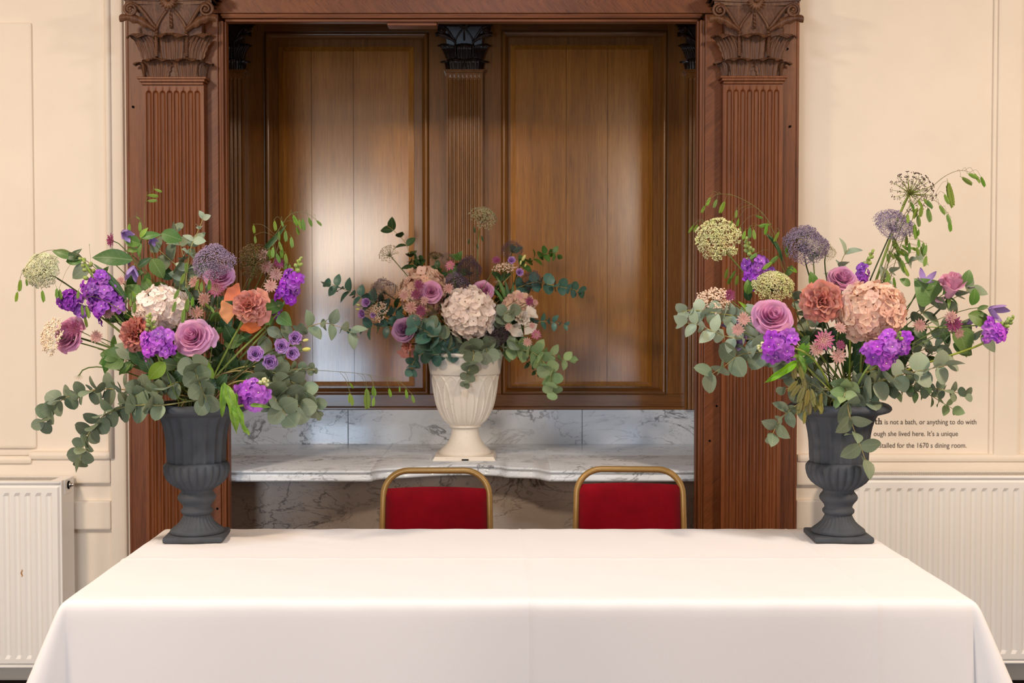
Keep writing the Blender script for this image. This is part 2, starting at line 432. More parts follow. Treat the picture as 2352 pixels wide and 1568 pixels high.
def acanthus(w, h, curl, flare=0, thick=.004, nu=16, nv=14, rib=.0022):
    """carved leaf in local space: x across, z up, -y outwards"""
    b = MB()
    def f(u, v, back=0):
        u = 2 * u - 1
        wp = w / 2 * (.78 + .3 * math.sin(min(v / .8, 1) * PI * .55))
        if v > .72: wp *= math.sqrt(max(0, 1 - ((v - .72) / .28) ** 2 * .72))
        sc_ = 1 + .16 * abs(math.sin(v * PI * 5)) * abs(u) ** 3
        x = u * wp * sc_ + flare * v * v
        t = max(0, (v - .55) / .45)
        y = -.2 * curl * v - curl * t ** 1.6 + .22 * curl * u * u * v - back
        z = h * (v - .30 * max(0, (v - .72) / .28) ** 2) - .10 * h * t * u * u
        y -= rib * math.cos(u * PI * 5.5 + .5 * v * PI * (1 if u > 0 else -1)) * (.4 + .6 * v) * (1 if abs(u) > .12 else 1.8)
        return (x, y, z)
    b.grid(lambda u, v: f(u, v), nu, nv)
    b.grid(lambda u, v: f(u, v, -thick), nu, nv, flip=True)
    return b
def capital(root, cx, hw, yf, zb, s, mat, shaftmat, yb):
    """hw: half shaft width; s: metres per carving unit; zb: top of the necking"""
    def pt(x, z, y=0): return Vector((cx + x * s, yf - y * s, zb + z * s))
    k = MB()
    k.box(cx - 66 * s, cx + 66 * s, yf, yb, zb, zb + 162 * s, .004)
    k.add([pt(-66, 90, 0), pt(66, 90, 0), pt(72, 160, 16), pt(-72, 160, 16)], [(0, 1, 2, 3)], 0, True)
    kap = k.put('capital', mat, root)
    n = MB()
    for (z0, z1, e, d) in ((-5, 0, 78, 12), (-11, -5, 74, 10), (-17, -11, 70, 5)):
        n.box(cx - e * s, cx + e * s, yf - d * s, yb, zb + z0 * s, zb + z1 * s, .002)
    n.put('necking', shaftmat, root)
    ab = MB()
    for (z0, z1, e, d) in ((160, 168, 96, 26), (168, 176, 102, 32), (176, 190, 108, 38)):
        def top(u, v, z):
            x = (2 * u - 1) * e; q = (2 * u - 1) ** 2
            return pt(x, z, (d * .55 + d * .6 * q) * (1 - v) - (yb - yf) / s * v)
        ab.grid(lambda u, v: top(u, v, z0), 14, 1, flip=True, flat=True)
        ab.grid(lambda u, v: top(u, 0, z0 + (z1 - z0) * v), 14, 1, flat=True)
        ab.grid(lambda u, v: top(u, v, z1), 14, 1, flat=True)
    ab.put('abacus', mat, kap)
    def leaf(x, z, w, h, curl, flare, yaw=0, y=3):
        a = acanthus(w * s, h * s, curl * s, flare * s, .003, 28, 16, 3.0 * s)
        me = a.mesh('acanthus_leaf', mat)
        put('acanthus_leaf', me, kap, TRS(pt(x, z, y), Matrix.Rotation(yaw, 3, 'Z')))
    leaf(-33, 0, 56, 52, 22, 0); leaf(34, 0, 56, 52, 22, 0)
    leaf(-66, 0, 30, 46, 18, -12, -1.2, -3); leaf(66, 0, 30, 46, 18, 12, 1.2, -3)
    leaf(0, 40, 66, 72, 26, 0, 0, 2)
    leaf(-52, 42, 44, 70, 22, -30, -.25, 2); leaf(52, 42, 44, 70, 22, 30, .25, 2)
    for sx in (-1, 1):
        v = MB()
        for kx in range(2):                      # twisted stem
            q = []
            for i in range(40):
                a = i * .9 + kx * PI; q.append(pt(sx * 34 + 2.2 * math.cos(a), 46 + i * 1.1, 8 + 2.2 * math.sin(a)))
            v.tube(q, 2.6 * s, 5)
        for z, r in ((93, 4.2), (101, 4.6)):
            v.lathe([(r * s * math.sin(t * PI / 6), -r * s * math.cos(t * PI / 6)) for t in range(7)], 10, None, pt(sx * 34, z, 9))
        v.put('twisted_stem', mat, kap)
        v = MB()
        q = [pt(sx * (34 + 50 * t ** .9), 106 + 52 * math.sin(t * PI / 2) ** 1.1 + 2, 8 + 20 * t) for t in [i / 8 for i in range(9)]]
        cxv, czv, r0 = 84, 146, 16
        for i in range(26):
            a = PI / 2 - i * .42; r = r0 * (1 - i / 34)
            q.append(pt(sx * (cxv + r * math.cos(a)), czv + r * math.sin(a), 30 + .3 * i))
        v.tube(q, [4.4 * s] * 9 + [4.2 * s * (1 - i / 60) for i in range(26)], 6)
        v.lathe([(4.5 * s * math.sin(t * PI / 6), -4.5 * s * math.cos(t * PI / 6)) for t in range(7)], 10, None, pt(sx * cxv, czv, 38))
        q = [pt(sx * (34 - 26 * t), 106 + 42 * t ** .7, 8 + 6 * t) for t in [i / 8 for i in range(9)]]
        v.tube(q, 3.6 * s, 6)
        v.put('volute', mat, kap)
        v = MB()
        def horn(u, w, sx=sx):
            w2 = w; x = 34 + 74 * w2; z = 103 + 30 * math.sin(w2 * PI * .62) - 6 * w2
            half = (5 + 9 * math.sin(min(1, w2 * 1.25) * PI * .8)) * (1 + .18 * math.sin(w2 * PI * 7))
            return pt(sx * x, z + (2 * u - 1) * half * .75, 10 + 24 * w2 + 8 * math.cos((2 * u - 1) * 1.4))
        v.grid(horn, 6, 20, flip=(sx < 0)); v.put('horn_leaf', mat, kap)
    v = MB()
    q = []
    for kx in range(2):
        q = [pt(1.8 * math.cos(i * .8 + kx * PI), 110 + i * 1.1, 10 + 1.8 * math.sin(i * .8 + kx * PI)) for i in range(36)]
        v.tube(q, 2.3 * s, 5); v.put('twisted_stem', mat, kap)
    v = MB()
    for i in range(9):
        a = PI * (.0 + i / 8) + PI
        def pet(u, w):
            l = 22 * w; half = 4.5 * math.sin(PI * (.12 + .86 * w)); o = (2 * u - 1) * half
            return pt(math.cos(a) * l - math.sin(a) * o, 166 + math.sin(a) * l + math.cos(a) * o, 34 + 5 * math.sin(w * PI) - 3 * (2 * u - 1) ** 2)
        v.grid(pet, 4, 6)
    v.lathe([(6 * s * math.sin(t * PI / 6), -6 * s * math.cos(t * PI / 6)) for t in range(7)], 12, None, pt(0, 168, 40))
    v.put('rosette', mat, kap)
    return kap

def pilaster(label, cx, hw, yf, yb, z0, zneck, mat, cap, group=None):
    t = thing('fluted_pilaster', label, 'pilaster', (cx, yf, z0), group)
    s = hw / 70.0
    flute_shaft(cx, hw, yf, yb, z0, zneck - 17 * s, zneck - 30 * s).put('fluted_shaft', mat, t)
    capital(t, cx, hw, yf, zneck, s, cap, mat, yb)
    return t
sf = lambda px: XP(px, YS)
pilaster('front oak pilaster left of the alcove, fluted shaft under carved leaf capital', (sf(331) + sf(472)) / 2, (sf(472) - sf(331)) / 2, YS, YF + .0005, 0, ZP(178, YS), WOOD, CARVE)
pilaster('front oak pilaster right of the alcove, fluted shaft under carved leaf capital', (sf(1658) + sf(1795)) / 2, (sf(1795) - sf(1658)) / 2, YS, YF + .0005, 0, ZP(176, YS), WOOD, CARVE)

# ------------------------------------------------------------------ panelling at the back of the alcove
YP = 5.32
px_ = lambda p: XP(p, YP)
pz_ = lambda p: ZP(p, YP)
PAN = thing('oak_panelling', 'varnished golden oak panelling with two tall panels at the back of the alcove', 'panelling', (px_(1067), YP, pz_(940)))
def pbox(name, mat, x0, x1, y0, y1, d0, d1=.06, bev=.003):
    b = MB(); b.box(px_(x0), px_(x1), YP + d0, YP + d1, pz_(y1), pz_(y0), bev); return b.put(name, mat, PAN)
ZTOP = -20
for a, c in ((486, 611), (986, 1152), (1531, 1663)): pbox('stile', STILE, a, c, ZTOP, 905, .0)
for a, c in ((608, 989), (1149, 1534)): pbox('top_rail', PANELX, a, c, ZTOP, 74, .002)
pbox('bottom_rail', PANELX, 486, 1663, 905, 934, -.004)
pbox('sill_strip', PANELX, 486, 1663, 934, 940.6, -.014, .05)
def frame_mould(x0, x1, y0, y1, w, d_out, d_in, mat, name):
    """mitred moulding: four lengths between outer and inner rectangle, each its own part"""
    O = [(px_(x0), pz_(y0)), (px_(x1), pz_(y0)), (px_(x1), pz_(y1)), (px_(x0), pz_(y1))]
    I = [(px_(x0 + w), pz_(y0 + w)), (px_(x1 - w), pz_(y0 + w)), (px_(x1 - w), pz_(y1 - w)), (px_(x0 + w), pz_(y1 - w))]
    K = [(0, -.002), (.15, -.012), (.5, -.010), (.8, .002), (1, d_in)]
    for k in range(4):
        b = MB(); o0, o1, i0, i1 = O[k], O[(k + 1) % 4], I[k], I[(k + 1) % 4]
        vs = []
        for t, d in K:
            for o, i in ((o0, i0), (o1, i1)): vs.append((o[0] + (i[0] - o[0]) * t, YP + d + d_out, o[1] + (i[1] - o[1]) * t))
        for o, i in ((o0, i0), (o1, i1)): vs.append((o[0], YP + .03, o[1]))
        fs = [(2 * j, 2 * j + 2, 2 * j + 3, 2 * j + 1) for j in range(len(K) - 1)]
        b.add(vs, fs); b.put(name, mat if k % 2 else PANELX, PAN)
for (x0, x1, y0, y1, joints) in ((612, 985, 74, 906, (641, 717, 813, 951)), (1152, 1531, 70, 906, (1173, 1300, 1395, 1499))):
    frame_mould(x0, x1, y0, y1, 15, 0, .014, STILE, 'panel_moulding')
    b = MB(); b.box(px_(x0 + 8), px_(x1 - 8), YP + .022, YP + .05, pz_(y1 - 8), pz_(y0 + 8)); b.put('panel_ground', STILE, PAN)
    ya, yb = y0 + 31, y1 - 18
    for k in range(3):
        a, c = joints[k] + (.4 if k else 0), joints[k + 1] - (.4 if k < 2 else 0)
        b = MB(); e = 12
        xa, xc = px_(a), px_(c); za, zc = pz_(ya), pz_(yb)
        ia = px_(a + e) if k == 0 else xa; ic = px_(c - e) if k == 2 else xc
        zi, zj = pz_(ya + e), pz_(yb - e); d0, d1 = YP + .018, YP + .008
        vs = [(xa, d0, zc), (xc, d0, zc), (xc, d0, za), (xa, d0, za), (ia, d1, zj), (ic, d1, zj), (ic, d1, zi), (ia, d1, zi)]
        if k: vs[0] = (xa, d0, zc); vs[3] = (xa, d0, za)
        vs += [(x, YP + .03, z) for x, y, z in vs[:4]]
        b.add(vs, [(0, 1, 5, 4), (1, 2, 6, 5), (2, 3, 7, 6), (3, 0, 4, 7), (4, 5, 6, 7), (0, 8, 9, 1), (1, 9, 10, 2), (2, 10, 11, 3), (3, 11, 8, 0)], 0, True)
        b.put('panel_board', PANEL, PAN, smooth=False)
hwb = (px_(1110) - px_(1027)) / 2
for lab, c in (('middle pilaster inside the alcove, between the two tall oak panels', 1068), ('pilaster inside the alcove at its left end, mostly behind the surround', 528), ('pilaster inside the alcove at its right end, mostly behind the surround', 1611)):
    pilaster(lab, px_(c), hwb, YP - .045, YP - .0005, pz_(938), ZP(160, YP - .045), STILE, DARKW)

# ------------------------------------------------------------------ marble counter
CZ = P(1176, 1080, 4.47).z
CNT = thing('marble_counter', 'white veined marble counter with wavy moulded front edge inside the alcove', 'counter', (px_(1067), 4.9, 0))
fr = [(NX0 + .006, 4.47)] + [(XP(p, 4.5), y) for p, y in ((700, 4.47), (835, 4.47), (853, 4.485), (862, 4.51), (885, 4.535), (930, 4.56), (980, 4.60), (1030, 4.625), (1068, 4.632), (1110, 4.625), (1150, 4.60), (1168, 4.565), (1200, 4.555), (1232, 4.54), (1250, 4.50), (1262, 4.475), (1282, 4.47), (1420, 4.47))] + [(NX1 - .006, 4.47)]
prof = [(0.0, 0), (-.004, -.002), (-.006, -.008), (-.001, -.010), (0.002, -.014), (0.0, -.020), (-.006, -.025), (-.010, -.029), (-.010, -.036), (-.004, -.040), (.05, -.040)]
sm = catmull([(x, y, 0) for x, y in fr], 4)
def counter():
    b = MB(); n = len(sm); vs = []; fs = []
    nrm = []
    for i in range(n):
        t = (sm[min(i + 1, n - 1)] - sm[max(i - 1, 0)]).normalized(); nrm.append(Vector((t.y, -t.x, 0)))
    for i in range(n):
        vs.append((sm[i].x, YP + .04, CZ))
        for d, z in prof:
            q = sm[i] - nrm[i] * d * -1 if False else sm[i] + nrm[i] * (-d)
            vs.append((q.x, q.y, CZ + z))
    k = len(prof) + 1
    for i in range(n - 1):
        for j in range(k - 1):
            fs.append((i * k + j, i * k + j + 1, (i + 1) * k + j + 1, (i + 1) * k + j))
    b.add(vs, fs); return b
counter().put('counter_slab', MARBLE, CNT)
sz = ZP(941, YP - .02)
for a, c in ((486, 799.4), (800.6, 1336.4), (1337.6, 1663)):
    b = MB(); b.box(px_(a), px_(c), YP - .02, YP + .05, CZ, sz, .0012); b.put('upstand_slab', MARBLE, CNT)
b = MB(); b.box(NX0 + .006, NX1 - .006, 4.74, 4.78, 0, CZ - .04); b.put('apron_slab', MARBLE2, CNT)

# ------------------------------------------------------------------ fallen bits on the counter
def bit(lab, px, py, Y, l, w, ang, mat):
    c = P(px, py, Y); b = MB()
    b.grid(lambda u, v: ((u - .5) * l, (v - .5) * w * math.sin(PI * (.1 + .8 * u)), .0015 + .003 * math.sin(u * 3)), 6, 2)
    M = TRS((c.x, c.y, CZ), Matrix.Rotation(ang, 3, 'Z'))
    put('fallen_leaf', b.mesh('fallen_leaf', mat), None, M, lab, 'leaf', 'fallen bits on the marble counter')

# ------------------------------------------------------------------ urns
def urn_dark(label, cx, Y, axis, yaw, py_off=0):
    t = thing('stone_urn', label, 'urn', (cx, Y, .754))
    s = PX(Y) * 1.003
    zz = lambda py: ZP(py + py_off, Y)
    z0 = .754
    T = Matrix.Rotation(yaw, 4, 'Z'); T.translation = (cx, Y, 0)
    pl = MB(); hp = 67 * s; ph = zz(1222) - z0
    pl.box(-hp, hp, -hp, hp, z0, z0 + ph, .005)
    q = MB(); q.merge(pl, T); q.put('plinth', URN, t)
    P_ = lambda l: [(r * s, zz(y)) for r, y in l]
    b = MB()
    foot = P_([(60, 1221), (61, 1217), (59, 1213), (55, 1210), (46, 1203), (39, 1196), (34, 1188), (31, 1182), (30, 1179)])
    N = 26
    b.lathe(foot, 156, lambda r, z, a: r - (1.9 * s * (1 - abs(math.cos(a * N / 2))) if zz(1213) < z < zz(1181) else 0), (cx, Y, 0))
    b.put('foot', URN, t)
    b = MB()
    b.lathe(P_([(30, 1181), (33, 1178), (36, 1174), (36, 1169), (33, 1166), (31, 1163), (33, 1157), (37, 1152), (42, 1146), (43.5, 1141), (42, 1136), (38, 1131), (35, 1127), (35, 1122)]), 64, None, (cx, Y, 0))
    b.put('stem', URN, t)
    b = MB(); N2 = 24
    bowl = P_([(34, 1124), (40, 1121), (52, 1114), (62, 1106), (69, 1097), (73, 1087), (75, 1077), (75, 1068), (74, 1063), (71, 1060), (66, 1059)])
    b.lathe(bowl, 192, lambda r, z, a: r * (1 - .085 * (1 - abs(math.sin(a * N2 / 2)) ** .6)) if z < zz(1063) else r * .96, (cx, Y, 0))
    b.put('gadrooned_bowl', URN, t)
    b = MB(); N3 = 18
    body = P_([(66, 1062), (67.5, 1050), (68, 1035), (69, 1015), (71.5, 995), (75, 978), (80, 963), (86, 952), (90, 947)])
    b.lathe(body, 160, lambda r, z, a: r - 5.5 * s * abs(math.sin(a * N3 / 2)) ** .9 * (1 if z < zz(955) else .25), (cx, Y, 0))
    b.put('fluted_body', URN, t)
    b = MB(); N4 = 30
    rim = P_([(84, 953), (90, 950), (105, 946), (113, 943), (117, 938), (116, 932), (110, 927), (103, 924.5), (97, 925), (93, 929), (90, 936), (82, 955)])
    b.lathe(rim, 180, lambda r, z, a: r - (1.6 * s * (1 - abs(math.sin(a * N4 / 2 + (z - zz(940)) * 60))) if r > 106 * s else 0), (cx, Y, 0))
    b.put('rim', URN, t)
    b = MB(); b.lathe([(0, zz(938)), (60 * s, zz(937)), (79 * s, zz(942)), (66 * s, zz(965))], 32, None, (cx, Y, 0)); b.put('floral_foam', FOAM, t)
    return t, Vector((cx, Y, zz(934)))
YU = 3.2
UL, ML = urn_dark('dark grey fluted stone urn on the left end of the white table', XP(449, YU), YU, 449, math.radians(5))
UR, MR = urn_dark('dark grey fluted stone urn on the right end of the white table', XP(1929, YU), YU, 1929, math.radians(-2))
YC = 4.86
def urn_white():
    s = PX(YC); cx = XP(1068, YC); zz = lambda py: ZP(py, YC)
    t = thing('cream_urn', 'speckled cream pedestal urn with lancet relief standing on the marble counter', 'urn', (cx, YC, CZ))
    P_ = lambda l: [(r * s, zz(y)) for r, y in l]
    b = MB(); z1 = zz(1041)
    vs = [(sx * h * s + cx, YC + sy * h * s, z) for z, h in ((CZ, 71), (z1, 66)) for sx, sy in ((-1, -1), (1, -1), (1, 1), (-1, 1))]
    b.add(vs, [(3, 2, 1, 0), (4, 5, 6, 7), (0, 1, 5, 4), (1, 2, 6, 5), (2, 3, 7, 6), (3, 0, 4, 7)], 0, True); b.put('plinth', WURN, t)
    b = MB(); b.lathe(P_([(58, 1042), (60, 1040), (60, 1036), (57, 1032), (50, 1026), (42, 1017), (36, 1007), (32, 996), (30.5, 987), (31, 981), (33, 981)]), 64, None, (cx, YC, 0)); b.put('pedestal', WURN, t)
    b = MB(); b.lathe(P_([(30, 980), (35, 980.5), (36.5, 978), (36, 975.5), (33, 974)]), 64, None, (cx, YC, 0)); b.put('ring', WURN, t)
    zb, zt = zz(974), zz(861); N = 16; dp = 2 * PI / N
    kp = catmull([Vector((r, y, 0)) for r, y in ((34, 975), (46, 965), (56, 950), (64, 932), (69, 912), (73, 890), (76, 870), (77, 858))], 9)
    prof = [(p.x * s, zz(p.y)) for p in kp]
    def mod(r, z, a):
        v = min(1, max(0, (z - zb) / (zt - zb))); w = .84 * dp * math.sqrt(max(0, 1 - (max(0, v - .35) / .65) ** 2.2))
        best = 9
        for k in range(N):
            d = (a - k * dp + PI) % (2 * PI) - PI
            if abs(d) < 2 * dp:
                best = min(best, abs(d - w), abs(d + w))
        return r + .0036 * math.exp(-(best * r / .0030) ** 2)
    b = MB(); b.lathe(prof, 384, mod, (cx, YC, 0)); b.put('lancet_bowl', WURN, t)
    b = MB(); b.lathe(P_([(76, 858.5), (80, 858), (81, 856), (86, 820), (87, 817), (90, 816), (91, 812), (90, 808.5), (86, 808), (84, 811), (82, 830)]), 96, None, (cx, YC, 0)); b.put('collar', WURN, t)
    b = MB(); b.box(XP(1059, 4.70), XP(1075, 4.70), YC - 71.6 * s, YC - 70 * s, CZ + .001, CZ + .006); b.put('dark_notch', BLACK, t)
    b = MB(); b.lathe([(0, zz(815)), (84 * s, zz(817)), (80 * s, zz(835))], 32, None, (cx, YC, 0)); b.put('floral_foam', FOAM, t)
    return Vector((cx, YC, zz(813)))
MC = urn_white()
DRYLEAF = plain('dark_fallen_leaf', '2f3a26', .6)
bit('small dark leaf scrap lying by the cream urn plinth', 1115, 1057, 4.69, .022, .008, .2, DRYLEAF)
bit('dark green twig lying on the marble right of the cream urn', 1213, 1056, 4.70, .05, .007, -.1, DRYLEAF)
bit('dark twig lying on the marble counter left of the cream urn', 755, 1081, 4.50, .045, .006, .15, DRYLEAF)

# ------------------------------------------------------------------ table and cloth
TZ = .752
C4 = [P(160, 1376, 2.545), P(2225, 1382, 2.545), P(1970, 1216, 3.338), P(384, 1216, 3.338)]
C4 = [Vector((c.x, c.y, TZ)) for c in C4]
tab = thing('trestle_table', 'long table hidden under the white cloth', 'table', (0, 2.95, 0))
b = MB(); b.box(-.885, .905, 2.57, 3.31, .715, .738, .004); b.put('tabletop', WOODX, tab)
for x in (-.8, .8):
    for y in (2.68, 3.2):
        b = MB(); b.tube([(x, y, 0), (x, y, .715)], .014, 8); b.put('leg', CHROME, tab)
def cloth():
    b = MB(); NXs, NYs = 96, 26
    yc = P(1176, 1283, 3.0); ycr = (CAMH - TZ) / ((CAMH - P(1176, 1283, 1).z) / 1)
    xs = sorted(set([i / NXs for i in range(NXs + 1)]))
    ys = sorted(set([i / NYs for i in range(NYs + 1)]))
    vcr = (ycr - C4[0].y) / (C4[3].y - C4[0].y)
    ys = sorted(ys + [vcr - .008, vcr, vcr + .008])
    ucr = [(1215 - 160) / 2065, (2010 - 160) / 2065]
    for u in ucr: xs += [u - .003, u, u + .003]
    xs = sorted(xs)
    def top(u, v):
        p = C4[0].lerp(C4[1], u).lerp(C4[3].lerp(C4[2], u), v)
        z = .0007 * math.sin(p.x * 23 + p.y * 9) * math.sin(p.y * 17) + .0005 * math.sin(p.x * 61 + p.y * 5)
        if abs(v - vcr) < .004: z += .0022
        for q in ucr:
            if abs(u - q) < .001: z += .0012
        # soft wrinkles by the left urn
        w = math.exp(-((p.x + .55) / .28) ** 2 - ((p.y - 3.2) / .12) ** 2)
        z += .0022 * w * math.sin((p.y - .25 * p.x) * 130)
        return Vector((p.x, p.y, TZ + z))
    n, m = len(xs), len(ys); vs = [top(u, v) for v in ys for u in xs]
    fs = [(j * n + i, j * n + i + 1, (j + 1) * n + i + 1, (j + 1) * n + i) for j in range(m - 1) for i in range(n - 1)]
    idx = lambda i, j: j * n + i
    ring = []   # (vertex index, outward normal, flare, waviness)
    dirs = [(C4[1] - C4[0]), (C4[2] - C4[1]), (C4[3] - C4[2]), (C4[0] - C4[3])]
    nor = [Vector((d.y, -d.x, 0)).normalized() for d in dirs]
    FAN = 14
    def fan(vi, a, c):
        for k in range(1, FAN):
            t = k / FAN; ang = t * PI / 2; nv = (a * math.cos(ang) + c * math.sin(ang)).normalized()
            fl = .07 + .42 * math.sin(t * PI) ** 2.2
            ring.append((vi, nv, fl, 0))
    for i in range(n): ring.append((idx(i, 0), nor[0], .055, 1))
    fan(idx(n - 1, 0), nor[0], nor[1])
    for j in range(m): ring.append((idx(n - 1, j), nor[1], .055, 1))
    fan(idx(n - 1, m - 1), nor[1], nor[2])
    for i in range(n - 1, -1, -1): ring.append((idx(i, m - 1), nor[2], .05, 1))
    fan(idx(0, m - 1), nor[2], nor[3])
    for j in range(m - 1, -1, -1): ring.append((idx(0, j), nor[3], .055, 1))
    fan(idx(0, 0), nor[3], nor[0])
    D = .235
    dz = [.002, .006, .012, .02, .035, .055, .08, .11, .14, .165, .1853, .187, .19, .215, D]
    off0 = [.007, .0115, .0145, .016, .0165] + [.0165] * 10
    base = len(vs); k = len(dz)
    for r, (vi, nv, fl, wv) in enumerate(ring):
        p = Vector(vs[vi])
        for j, d in enumerate(dz):
            o = off0[j] + fl * d
            if wv: o += d * .035 * math.sin(p.x * 4.2 + p.y * 6 + 1.0) + d * .02 * math.sin(p.x * 11 + p.y * 9)
            if d == .187: o -= .0016
            if wv and nv is nor[0]:
                for q in (C4[0].lerp(C4[1], u).x for u in ucr):
                    if abs(p.x - q) < .002: o += .002
            vs.append(p + nv * o - Vector((0, 0, d)))
    R = len(ring)
    for r in range(R):
        r2 = (r + 1) % R; a, c = ring[r][0], ring[r2][0]
        if a != c: fs.append((a, base + r * k, base + r2 * k, c))
        else: fs.append((a, base + r * k, base + r2 * k))
        for j in range(k - 1): fs.append((base + r * k + j, base + r * k + j + 1, base + r2 * k + j + 1, base + r2 * k + j))
    b.add(vs, fs); return b
cloth().put('tablecloth', LINEN, label='white tablecloth draped over the long table in front', cat='tablecloth')

# ------------------------------------------------------------------ chairs
def chair(label, xa, xc, ytop, ypad, yaw, Y):
    w = (xc - xa) * PX(Y) / 2; cx = XP((xa + xc) / 2, Y); ztop = ZP(ytop, Y); zp = ZP(ypad, Y)
    t = thing('banquet_chair', label, 'chair', (cx, Y, 0), 'red banquet chairs behind the table')
    r = .0095; lean = .05; zs = .47
    T = Matrix.Rotation(yaw, 4, 'Z'); T.translation = (cx, Y, 0)
    def emit(b, name, mat):
        q = MB(); q.merge(b, T); return q.put(name, mat, t)
    yb = lambda z: lean * (z - ztop) / .4
    b = MB(); q = []; rc = .075; wi = w - r
    for x, z in ((-wi - .006, zs - .03), (-wi - .004, zs + .12), (-wi, ztop - rc - r)): q.append((x, z))
    for i in range(1, 9): a = PI - i * PI / 16; q.append((-wi + rc + rc * math.cos(a), ztop - rc - r + rc * math.sin(a)))
    q2 = [(-x, z) for x, z in reversed(q)]
    b.tube([(x, yb(z), z) for x, z in q + q2], r, 10); emit(b, 'back_frame', GOLD)
    b = MB()
    def pad(u, v, front):
        z = zs + .06 + (zp - zs - .06) * v; x = (2 * u - 1) * (wi - r * .6)
        e = min(1, min(u, 1 - u) * 9, min(v, 1 - v) * 7); e = math.sqrt(max(0, 1 - (1 - e) ** 2))
        z += .006 * (1 - (2 * u - 1) ** 2) * v
        return (x, yb(z) + (-.026 * e if front else .012 * e), z)
    b.grid(lambda u, v: pad(u, v, True), 20, 16); b.grid(lambda u, v: pad(u, v, False), 20, 16, flip=True)
    emit(b, 'back_pad', VELV)
    b = MB(); b.box(-w + .0, w - .0, -.36, -.03, zs - .055, zs, .02); emit(b, 'seat', VELV)
    for sx in (-1, 1):
        b = MB(); b.tube([(sx * (w - .015), -.34, zs - .05), (sx * (w + .005), -.37, 0)], r, 8); emit(b, 'leg', GOLD)
        b = MB(); b.tube([(sx * (wi + .005), yb(zs - .04), zs - .04), (sx * (wi + .012), -.02, 0)], r, 8); emit(b, 'leg', GOLD)
    return t
chair('gold framed red velvet chair standing left, below the cream urn', 873, 1131, 1073, 1121, 0.0, 3.80)
chair('gold framed red velvet chair standing right, beside the right front pilaster', 1318, 1576, 1070, 1112, -.05, 3.80)

# ------------------------------------------------------------------ radiators
def radiator(label, x0, x1, yf, yb, zt, zb, ch0, pitch, cw, ctop, cbot):
    t = thing('radiator', label, 'radiator', ((x0 + x1) / 2, yb, zb))
    b = MB(); b.box(x0, x1, yf, yb, zb + .01, zt - .004, .004); b.put('side_casing', RADM, t)
    # front panel with pressed channels
    bv = .007; xs = [x0 + .006, x0 + .012]; cur = []
    k = 0; x = ch0
    while x - cw > x0 + .03: x -= pitch
    while x + cw < x1 - .012:
        if x > x0 + .03: cur.append((x, x + cw))
        x += pitch
    for a, c in cur: xs += [a, a + bv, c - bv, c]
    xs += [x1 - .012, x1 - .006]
    zt2, zb2 = zt - .018, zb + .02
    zs = [zb2, zb2 + .005, cbot, cbot + .012, ctop - .012, ctop, zt2 - .005, zt2]
    def dep(x, z):
        if x <= xs[0] or x >= xs[-1] or z <= zs[0] or z >= zs[-1]: return .008
        for a, c in cur:
            if a + bv - 1e-6 <= x <= c - bv + 1e-6 and cbot + .011 <= z <= ctop - .011: return .006
        return 0
    n = len(xs); vs = [(x, yf - .008 + dep(x, z), z) for z in zs for x in xs]
    fs = [(j * n + i, j * n + i + 1, (j + 1) * n + i + 1, (j + 1) * n + i) for j in range(len(zs) - 1) for i in range(n - 1)]
    b = MB(); b.add(vs, fs, 0, True); b.put('front_panel', RADM, t, smooth=False)
    for zz in (zb + .012, zt - .006):
        b = MB(); b.tube([(x0 + .004, yf - .002, zz), (x1 - .004, yf - .002, zz)], .006, 8); b.put('edge_roll', RADM, t)
    b = MB(); x = x0 + .04
    b.box(x0, x1, yf, yf + .012, zt - .006, zt); b.box(x0, x1, yb - .012, yb, zt - .006, zt); b.box(x1 - .04, x1, yf + .012, yb - .012, zt - .006, zt); b.box(x0, x0 + .04, yf + .012, yb - .012, zt - .006, zt)
    while x < x1 - .045:
        b.add([(x, yf + .012, zt - .001), (x + .003, yf + .012, zt - .001), (x + .009, yb - .012, zt - .001), (x + .006, yb - .012, zt - .001)], [(0, 1, 2, 3)], 0, True); x += .0075
    o = b.put('top_grille', RADM, t); o['kind'] = 'stuff'
    b = MB(); b.box(x0 + .045, x1 - .045, yf + .013, yb - .013, zt - .012, zt - .0038); b.put('painted_grille_shade', GRILLE_SHADE, t)  # grey box under the slats, its tone painted as shade
    return t
GRILLE_SHADE = plain('grey_grille_shade', '8d8478', .8)
Yr = 4.36
xr1 = XP(137, Yr)
zt = ZP(1104, Yr); zb = ZP(1538, Yr)
rl = radiator('white panel radiator on the left wall, its end and valve in view', xr1 - 1.0, xr1, Yr, 4.485, zt, zb, XP(3.5, Yr) , 24.5 * PX(Yr), 15.5 * PX(Yr), ZP(1131, Yr), ZP(1512, Yr))
b = MB(); cv = Vector((xr1, 4.42, ZP(1113, 4.42)))
b.box(cv.x - .002, cv.x + .003, cv.y - .035, cv.y + .03, cv.z - .03, cv.z + .022, .004); b.put('valve_plate', RADM, rl)
b = MB(); b.tube([cv + Vector((.001, 0, 0)), cv + Vector((.006, 0, 0))], .0145, 20); b.put('valve_recess', BLACK, rl)
b = MB(); b.tube([cv + Vector((.004, 0, 0)), cv + Vector((.014, 0, 0))], .0105, 16); b.tube([cv + Vector((.014, 0, 0)), cv + Vector((.022, 0, 0))], .006, 6); b.put('bleed_valve', CHROME, rl, label='chrome bleed valve')
RUST = plain('rust_stain', 'b98a5c', .8)
b = MB(); c = P(50, 1316, Yr - .0086)
b.grid(lambda u, v: (c.x + (u - .5) * .006 * math.sin(PI * (.15 + .7 * v)) + .002 * math.sin(v * 9), c.y, c.z + (v - .5) * .026), 2, 6); b.put('rust_mark', RUST, rl)
xr0 = XP(1926, Yr)
